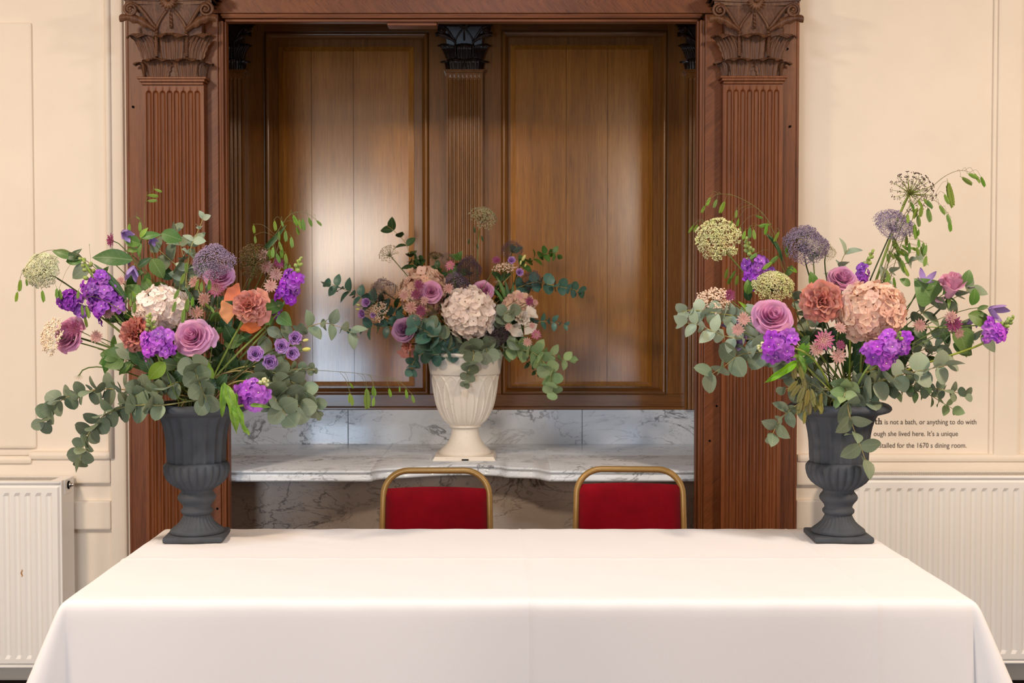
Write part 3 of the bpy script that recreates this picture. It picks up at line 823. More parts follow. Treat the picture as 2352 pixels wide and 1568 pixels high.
radiator('long white panel radiator on the right wall behind the dark urn', xr0, xr0 + 1.5, Yr, 4.485, ZP(1092, Yr), ZP(1528, Yr), XP(1986, Yr), 24.5 * PX(Yr), 15.5 * PX(Yr), ZP(1120, Yr), ZP(1500, Yr))
# ================================================================== FLOWERS
def organic(name, col, rough=.5, var=.15, hue=.015, trans=.25, spec=.3, tip=None, vein=0, sat=.1, rib=0):
    """petal or leaf: colour varies from object to object, light passes through thin tissue"""
    m = NT(name).set(rough, spec)
    oi = m.n('ShaderNodeObjectInfo')
    hs = m.n('ShaderNodeHueSaturation')
    mr = m.n('ShaderNodeMapRange'); mr.inputs[3].default_value = 1 - var; mr.inputs[4].default_value = 1 + var; m.l(oi.outputs['Random'], mr.inputs[0])
    r2 = m.math('FRACT', m.math('MULTIPLY', oi.outputs['Random'], 17.3))
    mh = m.n('ShaderNodeMapRange'); mh.inputs[3].default_value = .5 - hue; mh.inputs[4].default_value = .5 + hue; m.l(r2, mh.inputs[0])
    r3 = m.math('FRACT', m.math('MULTIPLY', oi.outputs['Random'], 41.7))
    ms = m.n('ShaderNodeMapRange'); ms.inputs[3].default_value = 1 - sat; ms.inputs[4].default_value = 1 + sat; m.l(r3, ms.inputs[0])
    m.l(mr.outputs[0], hs.inputs['Value']); m.l(mh.outputs[0], hs.inputs['Hue']); m.l(ms.outputs[0], hs.inputs['Saturation'])
    if vein or tip:
        v = m.coord()
        a = lin(col); b2 = lin(tip) if tip else tuple(min(1, x * 1.25) for x in a[:3]) + (1,)
        m.l(m.ramp(m.noise(v, vein or 40, 3), [(.35, a), (.7, b2)]), hs.inputs['Color'])
    else: hs.inputs['Color'].default_value = lin(col)
    out = hs.outputs[0]
    if rib:
        sp = m.n('ShaderNodeSeparateXYZ'); m.l(m.coord(), sp.inputs[0])
        mid = m.ramp(m.math('ABSOLUTE', sp.outputs['X']), [(0, (rib, rib, rib, 1)), (.022, (0, 0, 0, 1))])
        side = m.math('ABSOLUTE', m.math('SUBTRACT', m.math('FRACT', m.math('MULTIPLY', m.math('SUBTRACT', sp.outputs['Y'], m.math('MULTIPLY', m.math('ABSOLUTE', sp.outputs['X']), .9)), 7.0)), .5))
        sv = m.ramp(side, [(0, (rib * .45,) * 3 + (1,)), (.07, (0, 0, 0, 1))])
        out = m.mix(m.math('MAXIMUM', mid, sv), out, lin('c3cba4'))
    m.l(out, m.b.inputs['Base Color'])
    if trans:
        tr = m.n('ShaderNodeBsdfTranslucent'); m.l(hs.outputs[0], tr.inputs[0])
        mx = m.n('ShaderNodeMixShader'); mx.inputs[0].default_value = trans
        m.l(m.b.outputs[0], mx.inputs[1]); m.l(tr.outputs[0], mx.inputs[2]); m.l(mx.outputs[0], m.out.inputs[0])
    return m.mat
EUC = organic('grey_green_eucalyptus', '6f7d66', .5, .22, .02, .12, tip='838f75', vein=60, rib=0.25)
EUCL = organic('pale_eucalyptus', '93a18a', .5, .16, .015, .15, tip='a8b49c', vein=60, rib=0.25)
TEAL = organic('teal_eucalyptus', '4f7568', .38, .3, .02, .15, spec=.5, rib=0.25)
EUCY = organic('light_green_eucalyptus', '86a06c', .5, .18, .02, .18, tip='9cb482', vein=60, rib=0.25)
GREEN = organic('mid_green_leaf', '4f7233', .42, .25, .025, .2, tip='5f8440', vein=50, rib=0.25)
DKGREEN = organic('dark_green_leaf', '36522e', .4, .25, .02, .15, rib=0.25)
BRIGHT = organic('bright_green_leaf', '6f9c2c', .45, .15, .02, .25, tip='84ad3f', vein=50, rib=0.25)
STEMG = organic('green_stem', '66753a', .5, .2, .02, 0)
STEMD = organic('dark_green_stem', '3d4a25', .5, .2, .02, 0)
STEMY = organic('yellow_brown_twig', 'a3935c', .55, .15, .02, 0)
STEMB = organic('pale_lime_stem', '8f9f4a', .5, .1, .02, 0)
OAT = organic('green_oat_spikelet', '74913a', .5, .22, .025, .2)
OATO = organic('olive_oat_spikelet', '868049', .6, .2, .02, .15)
HAIR = organic('fine_straw_stem', '6f6a3c', .6, .1, .02, 0)
ROSE = organic('mauve_pink_petal', 'e8aed2', .5, .06, .006, .36, spec=.25)
ROSE2 = organic('soft_pink_petal', 'eaaecb', .5, .06, .006, .36, spec=.25)
LILAC = organic('lilac_rose_petal', 'cda0c8', .5, .06, .006, .36, spec=.25)
CORAL = organic('coral_petal', 'd59082', .55, .08, .01, .3, spec=.2)
CORAL2 = organic('dusty_coral_petal', 'd18a7e', .55, .08, .01, .3, spec=.2)
ORANGE = organic('orange_petal', 'e08a5c', .5, .07, .012, .3, spec=.25)
PEACH = organic('peach_petal', 'e0978a', .5, .08, .01, .25, spec=.25)
CREAMP = organic('cream_white_petal', 'efe2d3', .5, .04, .006, .25)
HYD = organic('peach_hydrangea_sepal', 'f5d0bc', .55, .07, .012, .25, spec=.2)
HYDC = organic('cream_hydrangea_sepal', 'f8e8dd', .55, .06, .012, .25, spec=.2)
HYDB = organic('beige_hydrangea_sepal', 'e6c2ac', .55, .08, .012, .25, spec=.2)
STOCK = organic('violet_stock_petal', 'bf63da', .5, .16, .012, .28, spec=.25)
STOCKD = organic('deep_violet_stock_petal', 'a552c6', .5, .18, .012, .25, spec=.25)
STOCKC = organic('pale_stock_centre', 'e6d8c8', .6, .1, .01, 0)
BUDG = organic('green_flower_bud', '9cab62', .5, .15, .02, .1)
BUDC = organic('cream_flower_bud', 'd9d9a4', .5, .12, .02, .1)
BUDY = organic('yellow_flower_bud', 'd6d27a', .45, .08, .02, .15)
TRACH = organic('grey_violet_trachelium', '96849c', .7, .14, .02, .0)
TRACHD = organic('dusky_trachelium', '64505f', .7, .14, .02, .0)
AMMIW = organic('greenish_white_umbel', 'e4e3bd', .65, .1, .02, .15)
AMMIY = organic('yellow_green_umbel', 'e0da9e', .65, .12, .02, .15)
AMMID = organic('dark_seed_umbel', '4a332c', .7, .2, .02, 0)
AMMIB = organic('olive_brown_umbel', '66502f', .7, .25, .03, .1)
AMMIE = organic('beige_umbel', 'b8ab83', .7, .12, .02, .1)
RICE = organic('cream_rice_flower_bead', 'f0d6bd', .6, .05, .01, 0)
ASTP = organic('rose_pink_bract', 'c66a92', .5, .12, .012, .2)
ASTD = organic('plum_bract', '95466f', .5, .14, .012, .2)
ASTL = organic('pale_pink_bract', 'd3a79c', .5, .1, .012, .2)
ASTC = organic('dusty_pin_cluster', 'd9a8a2', .6, .1, .01, 0)
ASTCD = organic('dark_pin_cluster', '9c4f6f', .6, .1, .01, 0)
CLEM = organic('violet_clematis_petal', '9c78bd', .45, .15, .012, .25, tip='b79fd0', vein=90)
LISI = organic('lilac_lisianthus_petal', 'c69cd8', .5, .08, .008, .28)

def flat_leaf(shape, fold=.12, curl=.12, wave=0, nu=4, nv=6):
    """base at the origin, length 1 along +Y, face towards +Z"""
    b = MB()
    def f(u, v):
        u = 2 * u - 1
        w = shape(v) * .5
        return (u * w, v - .03 * u * u, fold * abs(u) * w * 2 * .6 + curl * math.sin(v * PI) * .6 - curl * v * .3 + (wave * math.sin(v * 13 + u * 2) * abs(u) if wave else 0))
    b.grid(f, nu, nv); return b
def sh_round(v): return .03 + 1.02 * math.sin(PI * min(1, v ** .88)) ** .55 if 0 < v < 1 else .03
def sh_oval(v): return .03 + .66 * math.sin(PI * v ** .85) ** .8 if 0 < v < 1 else .02
def sh_lance(v): return .02 + .40 * math.sin(PI * v ** .8) ** .95 if 0 < v < 1 else .015
def sh_heart(v): return .02 + .86 * math.sin(PI * min(1, v ** .55)) ** .85 if 0 < v < 1 else .02
def sh_strap(v): return .03 + .30 * math.sin(PI * v ** .7) ** .6 if 0 < v < 1 else .02
SHAPES = {'round': (sh_round, .10, .10, 0), 'oval': (sh_oval, .14, .14, 0), 'lance': (sh_lance, .25, .16, 0), 'heart': (sh_heart, .22, .12, 0), 'wavy': (sh_strap, .35, .22, .07)}
_c = {}
def cached(key, fn):
    if key not in _c: _c[key] = fn()
    return _c[key]
def leaf_me(shape, mat):
    def mk():
        s, fo, cu, wa = SHAPES[shape]
        return flat_leaf(s, fo, cu, wa, 4 if wa else 2, 12 if wa else 11).mesh('leaf', mat)
    return cached(('leaf', shape, mat.name), mk)

class Arr:
    def __init__(s, name, mouth, rad, Y): s.name = name; s.m = mouth; s.rad = rad; s.Y = Y; s.rng = random.Random(hash(name) % 1000 if False else len(name) * 31)
    def root(s):
        a = s.rng.uniform(0, 2 * PI); r = s.rad * math.sqrt(s.rng.random()) * .7
        return s.m + Vector((r * math.cos(a), r * math.sin(a), -.012))
AL = Arr('left arrangement', ML, .075, YU); AC = Arr('centre urn arrangement', MC, .095, YC); AR = Arr('right arrangement!', MR, .075, YU)
def fdir(d):
    return Vector((d[0], -1 if len(d) < 3 else -d[2], d[1])).normalized()
def stem_pts(r, head, n, L=None):
    d = (head - r).length
    q1 = head - n * min(.07, d * .3) if n is not None else head.lerp(r, .3)
    q2 = r + Vector(((head.x - r.x) * .12, (head.y - r.y) * .12, max(.05, d * .28)))
    out = []
    for i in range(13):
        t = i / 12; a = (1 - t) ** 3; b_ = 3 * (1 - t) ** 2 * t; c = 3 * (1 - t) * t * t; e = t ** 3
        out.append(r * a + q2 * b_ + q1 * c + head * e)
    return out
def begin(A, name, label, cat, px, py, dy, d, group=None, stem=STEMG, sr=.002, back=0.0, sname='stem'):
    Y = A.Y + dy; h = P(px, py, Y); n = fdir(d); r = A.root()
    t = thing(name, label, cat, r, group)
    b = MB(); b.tube(stem_pts(r, h - n * back, n), sr, 6); b.put(sname, stem, t)
    return t, h, n, PX(Y)

# ---- roses
def petal_me(mat, key):
    r, h, arc, lip, ruff, ph = key
    def mk():
        b = MB()
        def f(u, v):
            u = 2 * u - 1; a = u * arc / 2 * (.72 + .28 * math.sin(min(1, v * 1.3) * PI / 2))
            rr = r * (.30 + .70 * math.sin(min(1, v * 1.05) * PI / 2) ** .9)
            l = max(0, (v - .68) / .32); rr += lip * l * l
            z = h * v * (1 - .17 * u * u) - lip * .55 * l * l
            rr += ruff * math.sin(u * 7 + ph) * v * v + .02 * math.sin(u * 3 + ph)
            z += ruff * .8 * math.cos(u * 9 + ph * 2) * v * v
            # pointed outer edge
            if lip > .08: z += lip * .5 * max(0, 1 - abs(u) * 3) * l
            return (rr * math.cos(a), rr * math.sin(a), z)
        b.grid(f, 14, 6); return b.mesh('petal', mat)
    return cached(('petal', mat.name) + key, mk)
def petals(parent, h, F, R, mat, layers, rng, z0=-.28, name='petal', jit=.1):
    a0 = rng.uniform(0, 6)
    for (r, ht, arc, lip, ruff, n, dz) in layers:
        a0 += 1.1
        for k in range(n):
            me = petal_me(mat, (r, ht, arc, lip, ruff, round((k % 3) * 1.3, 1)))
            tilt = Matrix.Rotation(rng.uniform(-jit, jit), 3, 'X') @ Matrix.Rotation(rng.uniform(-jit, jit), 3, 'Y')
            M = TRS(h + F @ Vector((0, 0, (z0 + dz) * R)), F @ Matrix.Rotation(a0 + 2 * PI * k / n, 3, 'Z') @ tilt, R)
            put(name, me, parent, M)
ROSEL = [(.055, .74, 5.2, .0, 0, 1, .10), (.11, .75, 4.0, .015, 0, 2, .09), (.18, .74, 3.4, .025, 0, 3, .08), (.26, .72, 3.0, .035, .004, 3, .06), (.35, .68, 2.8, .05, .006, 3, .03), (.45, .63, 2.5, .08, .008, 4, .0), (.56, .56, 2.3, .12, .01, 4, -.03), (.66, .48, 2.0, .17, .012, 5, -.07), (.74, .37, 1.9, .24, .018, 5, -.12)]
def rose(A, label, px, py, dy, rpx, d, mat=ROSE, layers=ROSEL, group=None, loose=None, name='rose', cat='rose', sepal=True, stem=STEMD, jit=.1):
    rng = random.Random(int(px * 7 + py))
    s0 = PX(A.Y + dy); R = rpx * s0
    t, h, n, s = begin(A, name, label, cat, px, py, dy, d, group, stem, .0026, .2 * R)
    F = frame(n)
    petals(t, h, F, R, mat, layers, rng, jit=jit)
    if loose:
        for (ang, out, sc_, m2) in loose:
            me = petal_me(m2 or mat, (.8, .5, 1.5, .12, .03, .5))
            M = TRS(h + F @ (Matrix.Rotation(ang, 3, 'Z') @ Vector((out * R * .2, 0, -.25 * R))), F @ Matrix.Rotation(ang, 3, 'Z') @ Matrix.Rotation(.75, 3, 'Y'), R * sc_)
            put('petal', me, t, M)
    if sepal:
        me = leaf_me('lance', GREEN)
        for k in range(5):
            a = 2 * PI * k / 5 + .4
            R3 = F @ Matrix.Rotation(a, 3, 'Z') @ Matrix.Rotation(-.5, 3, 'X')
            put('sepal', me, t, TRS(h + F @ Vector((0, 0, -.33 * R)), R3, (.45 * R, .6 * R, .5 * R)))
    return t
RUFF = [(.07, .62, 3.6, .03, .03, 2, .1), (.16, .62, 2.6, .06, .06, 3, .08), (.32, .62, 2.2, .1, .07, 4, .05), (.46, .58, 1.9, .12, .08, 5, .0), (.60, .50, 1.7, .16, .08, 6, -.04), (.72, .40, 1.5, .20, .07, 6, -.1), (.80, .28, 1.4, .2, .06, 6, -.16)]
CARN = [(.06, .66, 3.4, .03, .04, 3, .1), (.14, .66, 2.0, .08, .09, 4, .08), (.28, .66, 1.8, .1, .1, 5, .06), (.42, .62, 1.6, .12, .1, 6, .02), (.56, .55, 1.4, .14, .1, 7, -.04), (.68, .44, 1.3, .18, .09, 8, -.1), (.74, .28, 1.2, .22, .08, 8, -.18)]
OPEN = [(.06, .5, 3.4, .04, .03, 3, .08), (.14, .50, 2.2, .08, .06, 3, .05), (.28, .5, 1.9, .12, .07, 4, .02), (.42, .46, 1.6, .16, .07, 4, -.02)]

# ---- hydrangea
def sepals_me(mat):
    def mk():
        b = MB()
        for k in range(4):
            a = k * PI / 2
            def f(u, v, a=a):
                u = 2 * u - 1; w = .30 * math.sin(PI * (.12 + .80 * v)) ** .7; l = .06 + .50 * v
                x = l; y = u * w * (1.05 if v < .9 else .8); z = .10 * v * v + .05 * u * u
                return (x * math.cos(a) - y * math.sin(a), x * math.sin(a) + y * math.cos(a), z)
            b.grid(f, 3, 3)
        return b.mesh('floret', mat)
    return cached(('sep', mat.name), mk)
def hydrangea(A, label, px, py, dy, w, h_, d, mat=HYD, n=120, depth=.8, fs=.21):
    rng = random.Random(int(px + py)); s = PX(A.Y + dy)
    t, h, nn, s = begin(A, 'hydrangea', label, 'hydrangea', px, py, dy, d, None, STEMG, .0032)
    F = frame(nn); rx, ry, rz = w * s / 2, h_ * s / 2, w * s / 2 * depth
    c = MB(); c.lathe([(max(.0001, math.sin(PI * i / 10)), -math.cos(PI * i / 10)) for i in range(11)], 16)
    k = MB(); k.merge(c, TRS(h, F, (rx * .80, ry * .80, rz * .78))); k.put('flower_core', mat, t)
    me = sepals_me(mat); g = PI * (3 - math.sqrt(5))
    for i in range(n):
        z = 1 - 1.55 * (i + .5) / n; r = math.sqrt(max(0, 1 - z * z)); a = g * i
        q = Vector((r * math.cos(a), r * math.sin(a), z)); q += Vector((rng.uniform(-.06, .06), rng.uniform(-.06, .06), rng.uniform(-.06, .06)))
        no = Vector((q.x / rx, q.y / ry, q.z / rz)).normalized()
        no = (no + Vector((rng.uniform(-.5, .5), rng.uniform(-.5, .5), rng.uniform(-.5, .5)))).normalized()
        k_ = rng.uniform(.86, 1.04)
        put('floret', me, t, TRS(h + F @ Vector((q.x * rx * k_, q.y * ry * k_, q.z * rz * k_)), F @ frame(no, (0, 1, 0.01), rng.uniform(0, 6)), fs * w * s * rng.uniform(.85, 1.15)))
    return t

# ---- stock
def floret_me(mat):
    def mk():
        b = MB()
        for ring, (n, L, wd, up, z0) in enumerate(((6, .52, .42, .12, 0), (5, .33, .30, .25, .05))):
            for k in range(n):
                a = 2 * PI * k / n + ring * .5
                def f(u, v, a=a):
                    u = 2 * u - 1; w = wd / 2 * 1.15 * math.sin(PI * (.12 + .74 * v)) ** .55
                    l = .05 + L * v - .06 * u * u * v; y = u * w; z = z0 + up * v - .22 * v * v + .1 * u * u * v
                    return (l * math.cos(a) - y * math.sin(a), l * math.sin(a) + y * math.cos(a), z)
                b.grid(f, 4, 4, mi=0)
        b.lathe([(.001, -.02), (.055, .03), (.045, .09), (.001, .11)], 6, mi=1)
        return b.mesh('floret', [mat, STOCKC])
    return cached(('stockf', mat.name), mk)
def ball_me(mat, n=7, st=5):
    return cached(('ball', mat.name, n), lambda: _ball(mat, n, st))
def _ball(mat, n, st, name='bud'):
    b = MB(); b.lathe([(.5 * max(.001, math.sin(PI * i / st)), -.5 * math.cos(PI * i / st) * 1.25) for i in range(st + 1)], n); return b.mesh(name, mat)
def stock(A, label, base, tip, dy, wid, nfl, fpx=32, mat=STOCK, budfrac=.35, nbud=9, bud=BUDG, extra=(), leaves=()):
    """flower spike from base to tip in pixels; florets on the lower part, green buds above"""
    rng = random.Random(int(base[0] * 3 + tip[1])); Y = A.Y + dy; s = PX(Y)
    b0, b1 = P(base[0], base[1], Y), P(tip[0], tip[1], Y - .02)
    r = A.root(); ax = (b1 - b0).normalized()
    t = thing('stock_flower', label, 'stock flower', r)
    b = MB(); b.tube(stem_pts(r, b0, ax) + catmull([b0, b0.lerp(b1, .5), b1], 3)[1:], .0028, 6); b.put('stem', STEMB, t)
    me = floret_me(mat); S = frame(ax, (0, -1, 0.2))
    fl = []
    for i in range(nfl):
        v = (i + .5) / nfl * (1 - budfrac); a = i * 2.4 + rng.uniform(-.3, .3)
        o = S @ Vector((math.cos(a), math.sin(a), 0))
        if o.y > .35: o.y *= -.6; o.normalize()
        fl.append((b0.lerp(b1, v) + o * wid * s * .36 * (1 - .3 * v), (o + ax * .25 + Vector((0, -.45, .1))).normalized()))
    for (x, y) in extra: fl.append((P(x, y, Y - .012), Vector((rng.uniform(-.5, .5), -1, rng.uniform(-.4, .5))).normalized()))
    for p, no in fl:
        put('floret', me, t, TRS(p, frame(no, roll=rng.uniform(0, 6)), fpx * s * rng.uniform(.76, 1.0)))
    bm_ = ball_me(bud)
    for i in range(nbud):
        v = 1 - budfrac * .9 + budfrac * .95 * (i + .5) / nbud; a = i * 2.4
        o = S @ Vector((math.cos(a), math.sin(a), 0)); q = 1 - .75 * (v - (1 - budfrac)) / max(.01, budfrac)
        put('bud', bm_, t, TRS(b0.lerp(b1, v) + o * wid * s * .17 * q, frame((o + ax).normalized()), s * (10 if i < nbud * .6 else 7.5) * rng.uniform(.85, 1.1)))
    for (x0, y0, x1, y1, L, roll) in leaves: hang_leaf(t, Y - .03, x0, y0, x1, y1, BRIGHT, 'wavy', roll, .6)
    return t
def hang_leaf(t, Y, x0, y0, x1, y1, mat, shape, roll=0, wscale=1.0, dyt=0.0):
    a = P(x0, y0, Y); c = P(x1, y1, Y + dyt); d = c - a; L = d.length
    z = Vector((roll, -1, .25)); yv = d.normalized(); z = (z - yv * z.dot(yv)).normalized(); x = yv.cross(z)
    put('leaf', leaf_me(shape, mat), t, TRS(a, Matrix((x, yv, z)).transposed(), (L * wscale, L, L)))

# ---- domed umbels made of branching rays
def cluster_me(mat, n=16, seed=1, star=True):
    def mk():
        rng = random.Random(seed); b = MB()
        for i in range(n):
            a = rng.uniform(0, 2 * PI); r = .5 * math.sqrt(rng.random()); c = Vector((r * math.cos(a), r * math.sin(a), .12 * (1 - 2 * r) + rng.uniform(-.08, .08)))
            q = .10 + .05 * rng.random()
            o = [Vector((math.cos(a + k * 2.1), math.sin(a + k * 2.1), rng.uniform(-.5, .5))) * q for k in range(3)]
            b.add([c + o[0], c + o[1], c + o[2], c + Vector((0, 0, q * .9)), c - Vector((0, 0, q * .6))], [(0, 1, 3), (1, 2, 3), (2, 0, 3), (1, 0, 4), (2, 1, 4), (0, 2, 4)])
        return b.mesh('umbellet', mat)
    return cached(('cl', mat.name, n, seed), mk)
def umbel(A, label, px, py, dy, w, h_, d, mat, n=60, us=.15, dome=.5, stem=STEMG, ray=STEMG, raylen=.55, fill=16, sr=.002, cap=1.0, cat='umbel flower', name='lace_flower'):
    rng = random.Random(int(px * 5 + py)); s = PX(A.Y + dy)
    nn = fdir(d); R = w * s / 2
    t, h, nn, s = begin(A, name, label, cat, px, py, dy, d, None, stem, sr, raylen * R)
    F = frame(nn); c0 = h - nn * raylen * R; b = MB(); g = PI * (3 - math.sqrt(5)); ky = h_ / w
    for i in range(n):
        f = (i + .5) / n; rr = math.sqrt(f) * cap; a = g * i
        q = Vector((rr * math.cos(a) * R, rr * math.sin(a) * R * ky, dome * R * (1 - rr * rr) - .25 * R * max(0, rr - .8)))
        q += Vector([rng.uniform(-.05, .05) * R for _ in range(3)])
        p = h + F @ q
        b.tube([c0, c0.lerp(p, .55) + nn * .04 * R, p], [.0009, .0006, .0005], 4, cap=False)
        no = (p - c0).normalized()
        me = cluster_me(mat, fill, i % 3)
        put('umbellet', me, t, TRS(p, frame(no, roll=rng.uniform(0, 6)), us * w * s * rng.uniform(.85, 1.2)))
    b.put('rays', ray, t, kind='stuff')
    return t
def fuzz_me(mat, n, seed, ext=105, lump=0.15):
    """airy dome of many tiny florets on forked filaments, unit radius, pole +Z"""
    def mk():
        rng = random.Random(seed); b = MB(); g = PI * (3 - math.sqrt(5)); zmin = math.cos(math.radians(ext))
        for i in range(n):
            z = 1 - (1 - zmin) * (i + .5) / n; r = math.sqrt(max(0, 1 - z * z)); a = g * i
            k = rng.uniform(.80, 1.04) + lump * math.sin(a * 3 + z * 5) * .5
            c = Vector((r * math.cos(a), r * math.sin(a), z)) * k
            q = rng.uniform(.021, .036); u = Vector((rng.uniform(-1, 1), rng.uniform(-1, 1), rng.uniform(-1, 1))).normalized(); v = u.orthogonal().normalized(); w = u.cross(v)
            b.add([c + u * q, c - u * q, c + v * q, c - v * q, c + w * q, c - w * q], [(0, 2, 4), (2, 1, 4), (1, 3, 4), (3, 0, 4), (2, 0, 5), (1, 2, 5), (3, 1, 5), (0, 3, 5)])
            if i % 4 == 0:
                c2 = c * .6 + Vector((0, 0, -.02)); e = v * .005
                b.add([c2 - e, c2 + e, c + e * .6, c - e * .6], [(0, 1, 2, 3)], 1)
            if i % 14 == 0:
                c2 = c * .5; e = v * .012; o = Vector((0, 0, -.1))
                b.add([o - e, o + e, c2 + e * .8, c2 - e * .8], [(0, 1, 2, 3)], 1)
        return b.mesh('floret_dome', [mat, STEMD])
    return cached(('fz', mat.name, n, seed, ext), mk)
def trachelium(A, label, px, py, dy, w, h_, d, mat=TRACH, n=800, ext=100, group=None):
    s = PX(A.Y + dy)
    t, h, nn, s = begin(A, 'trachelium', label, 'trachelium', px, py + h_ * .42, dy, d, group, STEMD, .0018)
    F = frame(nn); H = max(h_ * .85, w * .33)
    put('floret_dome', fuzz_me(mat, n, int(px) % 3, ext), t, TRS(h, F, (w * s / 2, w * s / 2, H * s)), kind='stuff')
    return t
def bead_me(mat, n, seed):
    def mk():
        rng = random.Random(seed); b = MB(); base = _beadv()
        for i in range(n):
            cl = i % 26; rr = random.Random(cl * 7 + seed); a = cl * 2.4; r = math.sqrt((cl + .5) / 26)
            c0 = Vector((r * math.cos(a), r * math.sin(a), .55 * (1 - r * r) + rr.uniform(-.08, .12)))
            c = c0 + Vector((rng.uniform(-.17, .17), rng.uniform(-.17, .17), rng.uniform(-.10, .10)))
            q = rng.uniform(.046, .066)
            b.add([c + Vector(v) * q for v in base[0]], base[1])
            if i < 26:
                e = Vector((.012, 0, 0)); o = Vector((0, 0, -.75))
                b.add([o - e, o + e, c0 + e, c0 - e], [(0, 1, 2, 3)], 1)
        return b.mesh('bead_cluster', [mat, STEMG])
    return cached(('bd', mat.name, n, seed), mk)
def _beadv():
    b = MB(); b.lathe([(0.001, -1), (.87, -.5), (.87, .5), (.001, 1)], 5); return b.v, b.f
def rice(A, label, px, py, dy, w, h_, d, n=300, roll=0):
    s = PX(A.Y + dy)
    t, h, nn, s = begin(A, 'rice_flower', label, 'rice flower', px, py, dy, d, None, STEMG, .0018, .5 * w * s / 2)
    put('bead_cluster', bead_me(RICE, n, int(px) % 2), t, TRS(h, frame(nn, roll=roll), (w * s / 2, h_ * s / 2, w * s / 2 * .8)), kind='stuff')
    return t

# ---- astrantia
def bract_me(mat):
    def mk():
        b = MB()
        def f(u, v):
            u = 2 * u - 1; w = .14 * math.sin(PI * (.10 + .88 * v)) ** .8
            return (.18 + .82 * v, u * w, .10 * math.sin(v * 2.2) + .03 * u * u)
        b.grid(f, 2, 4); return b.mesh('bract', mat)
    return cached(('br', mat.name), mk)
def pins_me(mat):
    def mk():
        b = MB(); g = PI * (3 - math.sqrt(5)); n = 46; B = _beadv()
        for i in range(n):
            z = 1 - .95 * (i + .5) / n; r = math.sqrt(1 - z * z); a = g * i
            c = Vector((r * math.cos(a) * .66, r * math.sin(a) * .66, .14 + z * .46)); e = Vector((-math.sin(a), math.cos(a), 0)) * .012
            b.add([Vector((0, 0, 0)) - e, e, c + e, c - e], [(0, 1, 2, 3)])
            b.add([c + Vector(v) * .055 for v in B[0]], B[1])
        return b.mesh('pin_cluster', mat)
    return cached(('pn', mat.name), mk)
AST_G = {}
def astrantia(A, label, px, py, dy, rpx, d, mat=ASTL, pin=None, nb=14):
    t, h, nn, s = begin(A, 'astrantia', label, 'astrantia', px, py, dy, d, None, STEMG, .0012)
    F = frame(nn); R = rpx * s; me = bract_me(mat); rng = random.Random(int(px))
    for k in range(nb):
        put('bract', me, t, TRS(h, F @ Matrix.Rotation(2 * PI * k / nb + rng.uniform(-.08, .08), 3, 'Z') @ Matrix.Rotation(rng.uniform(-.22, .05), 3, 'Y'), R * rng.uniform(.92, 1.08)))
    put('pin_cluster', pins_me(pin or (ASTCD if mat is ASTD else ASTC)), t, TRS(h, F, R), kind='stuff')
    return t

# ---- clematis, lisianthus
def clematis(A, label, px, py, dy, L, d, spread=.35, n=4, mat=CLEM):
    t, h, nn, s = begin(A, 'clematis', label, 'clematis', px, py, dy, d, None, STEMG, .0011)
    F = frame(nn)
    def mk():
        b = MB()
        def f(u, v):
            u = 2 * u - 1; w = .24 * math.sin(PI * (.14 + .84 * v)) ** .8
            return (.06 + .16 * math.sin(v * 2.2) + .12 * v * v - .10 * u * u * .6, u * w, v)
        b.grid(f, 4, 7); return b.mesh('petal', mat)
    me = cached(('clem', mat.name), mk)
    for k in range(n):
        put('petal', me, t, TRS(h, F @ Matrix.Rotation(2 * PI * k / n + .4, 3, 'Z') @ Matrix.Rotation(spread, 3, 'Y'), L * s))
    return t
LISL = [(.2, .9, 3.2, .02, .02, 2, 0), (.36, .9, 2.6, .06, .03, 3, 0), (.52, .85, 2.3, .12, .04, 3, -.02), (.62, .75, 2.0, .2, .05, 4, -.06)]
def lisianthus(A, label, heads, buds, dy, base, mat=LISI):
    """one branching stem: heads (px,py,r,dir), closed buds (px,py,len,dx,dy)"""
    Y = A.Y + dy; s = PX(Y); r = A.root(); b0 = P(base[0], base[1], Y + .02)
    t = thing('lisianthus', label, 'lisianthus', r)
    b = MB(); b.tube(stem_pts(r, b0, None), .0022, 6)
    for i, (px, py, rp, d) in enumerate(heads):
        h = P(px, py, Y - .01 * (i % 3)); n = fdir(d); R = rp * s
        b.tube(catmull([b0, b0.lerp(h - n * R, .5) + Vector((0, 0, .006)), h - n * R * .6], 4), .0014, 5)
        q = MB(); q.lathe([(.12 * R, -.62 * R), (.34 * R, -.45 * R), (.30 * R, -.30 * R)], 8)
        k = MB(); F = frame(n); k.merge(q, TRS(h, F)); fl = k.put('flower_head', GREEN, t)
        petals(fl, h, F, R, mat, LISL, random.Random(int(px)), -.55, jit=.08)
    bm_ = cached('bud_long', lambda: _ball(BUDY, 8, 6))
    for (px, py, ln, dx, dz) in buds:
        h = P(px, py, Y); n = Vector((dx, -.2, dz)).normalized()
        b.tube(catmull([b0, b0.lerp(h, .5) + Vector((0, 0, .005)), h - n * ln * s * .4], 4), .0012, 5)
        put('bud', bm_, t, TRS(h, frame(n), (ln * s * .5, ln * s * .5, ln * s * .85)))
    b.put('stem', STEMD, t)
    return t

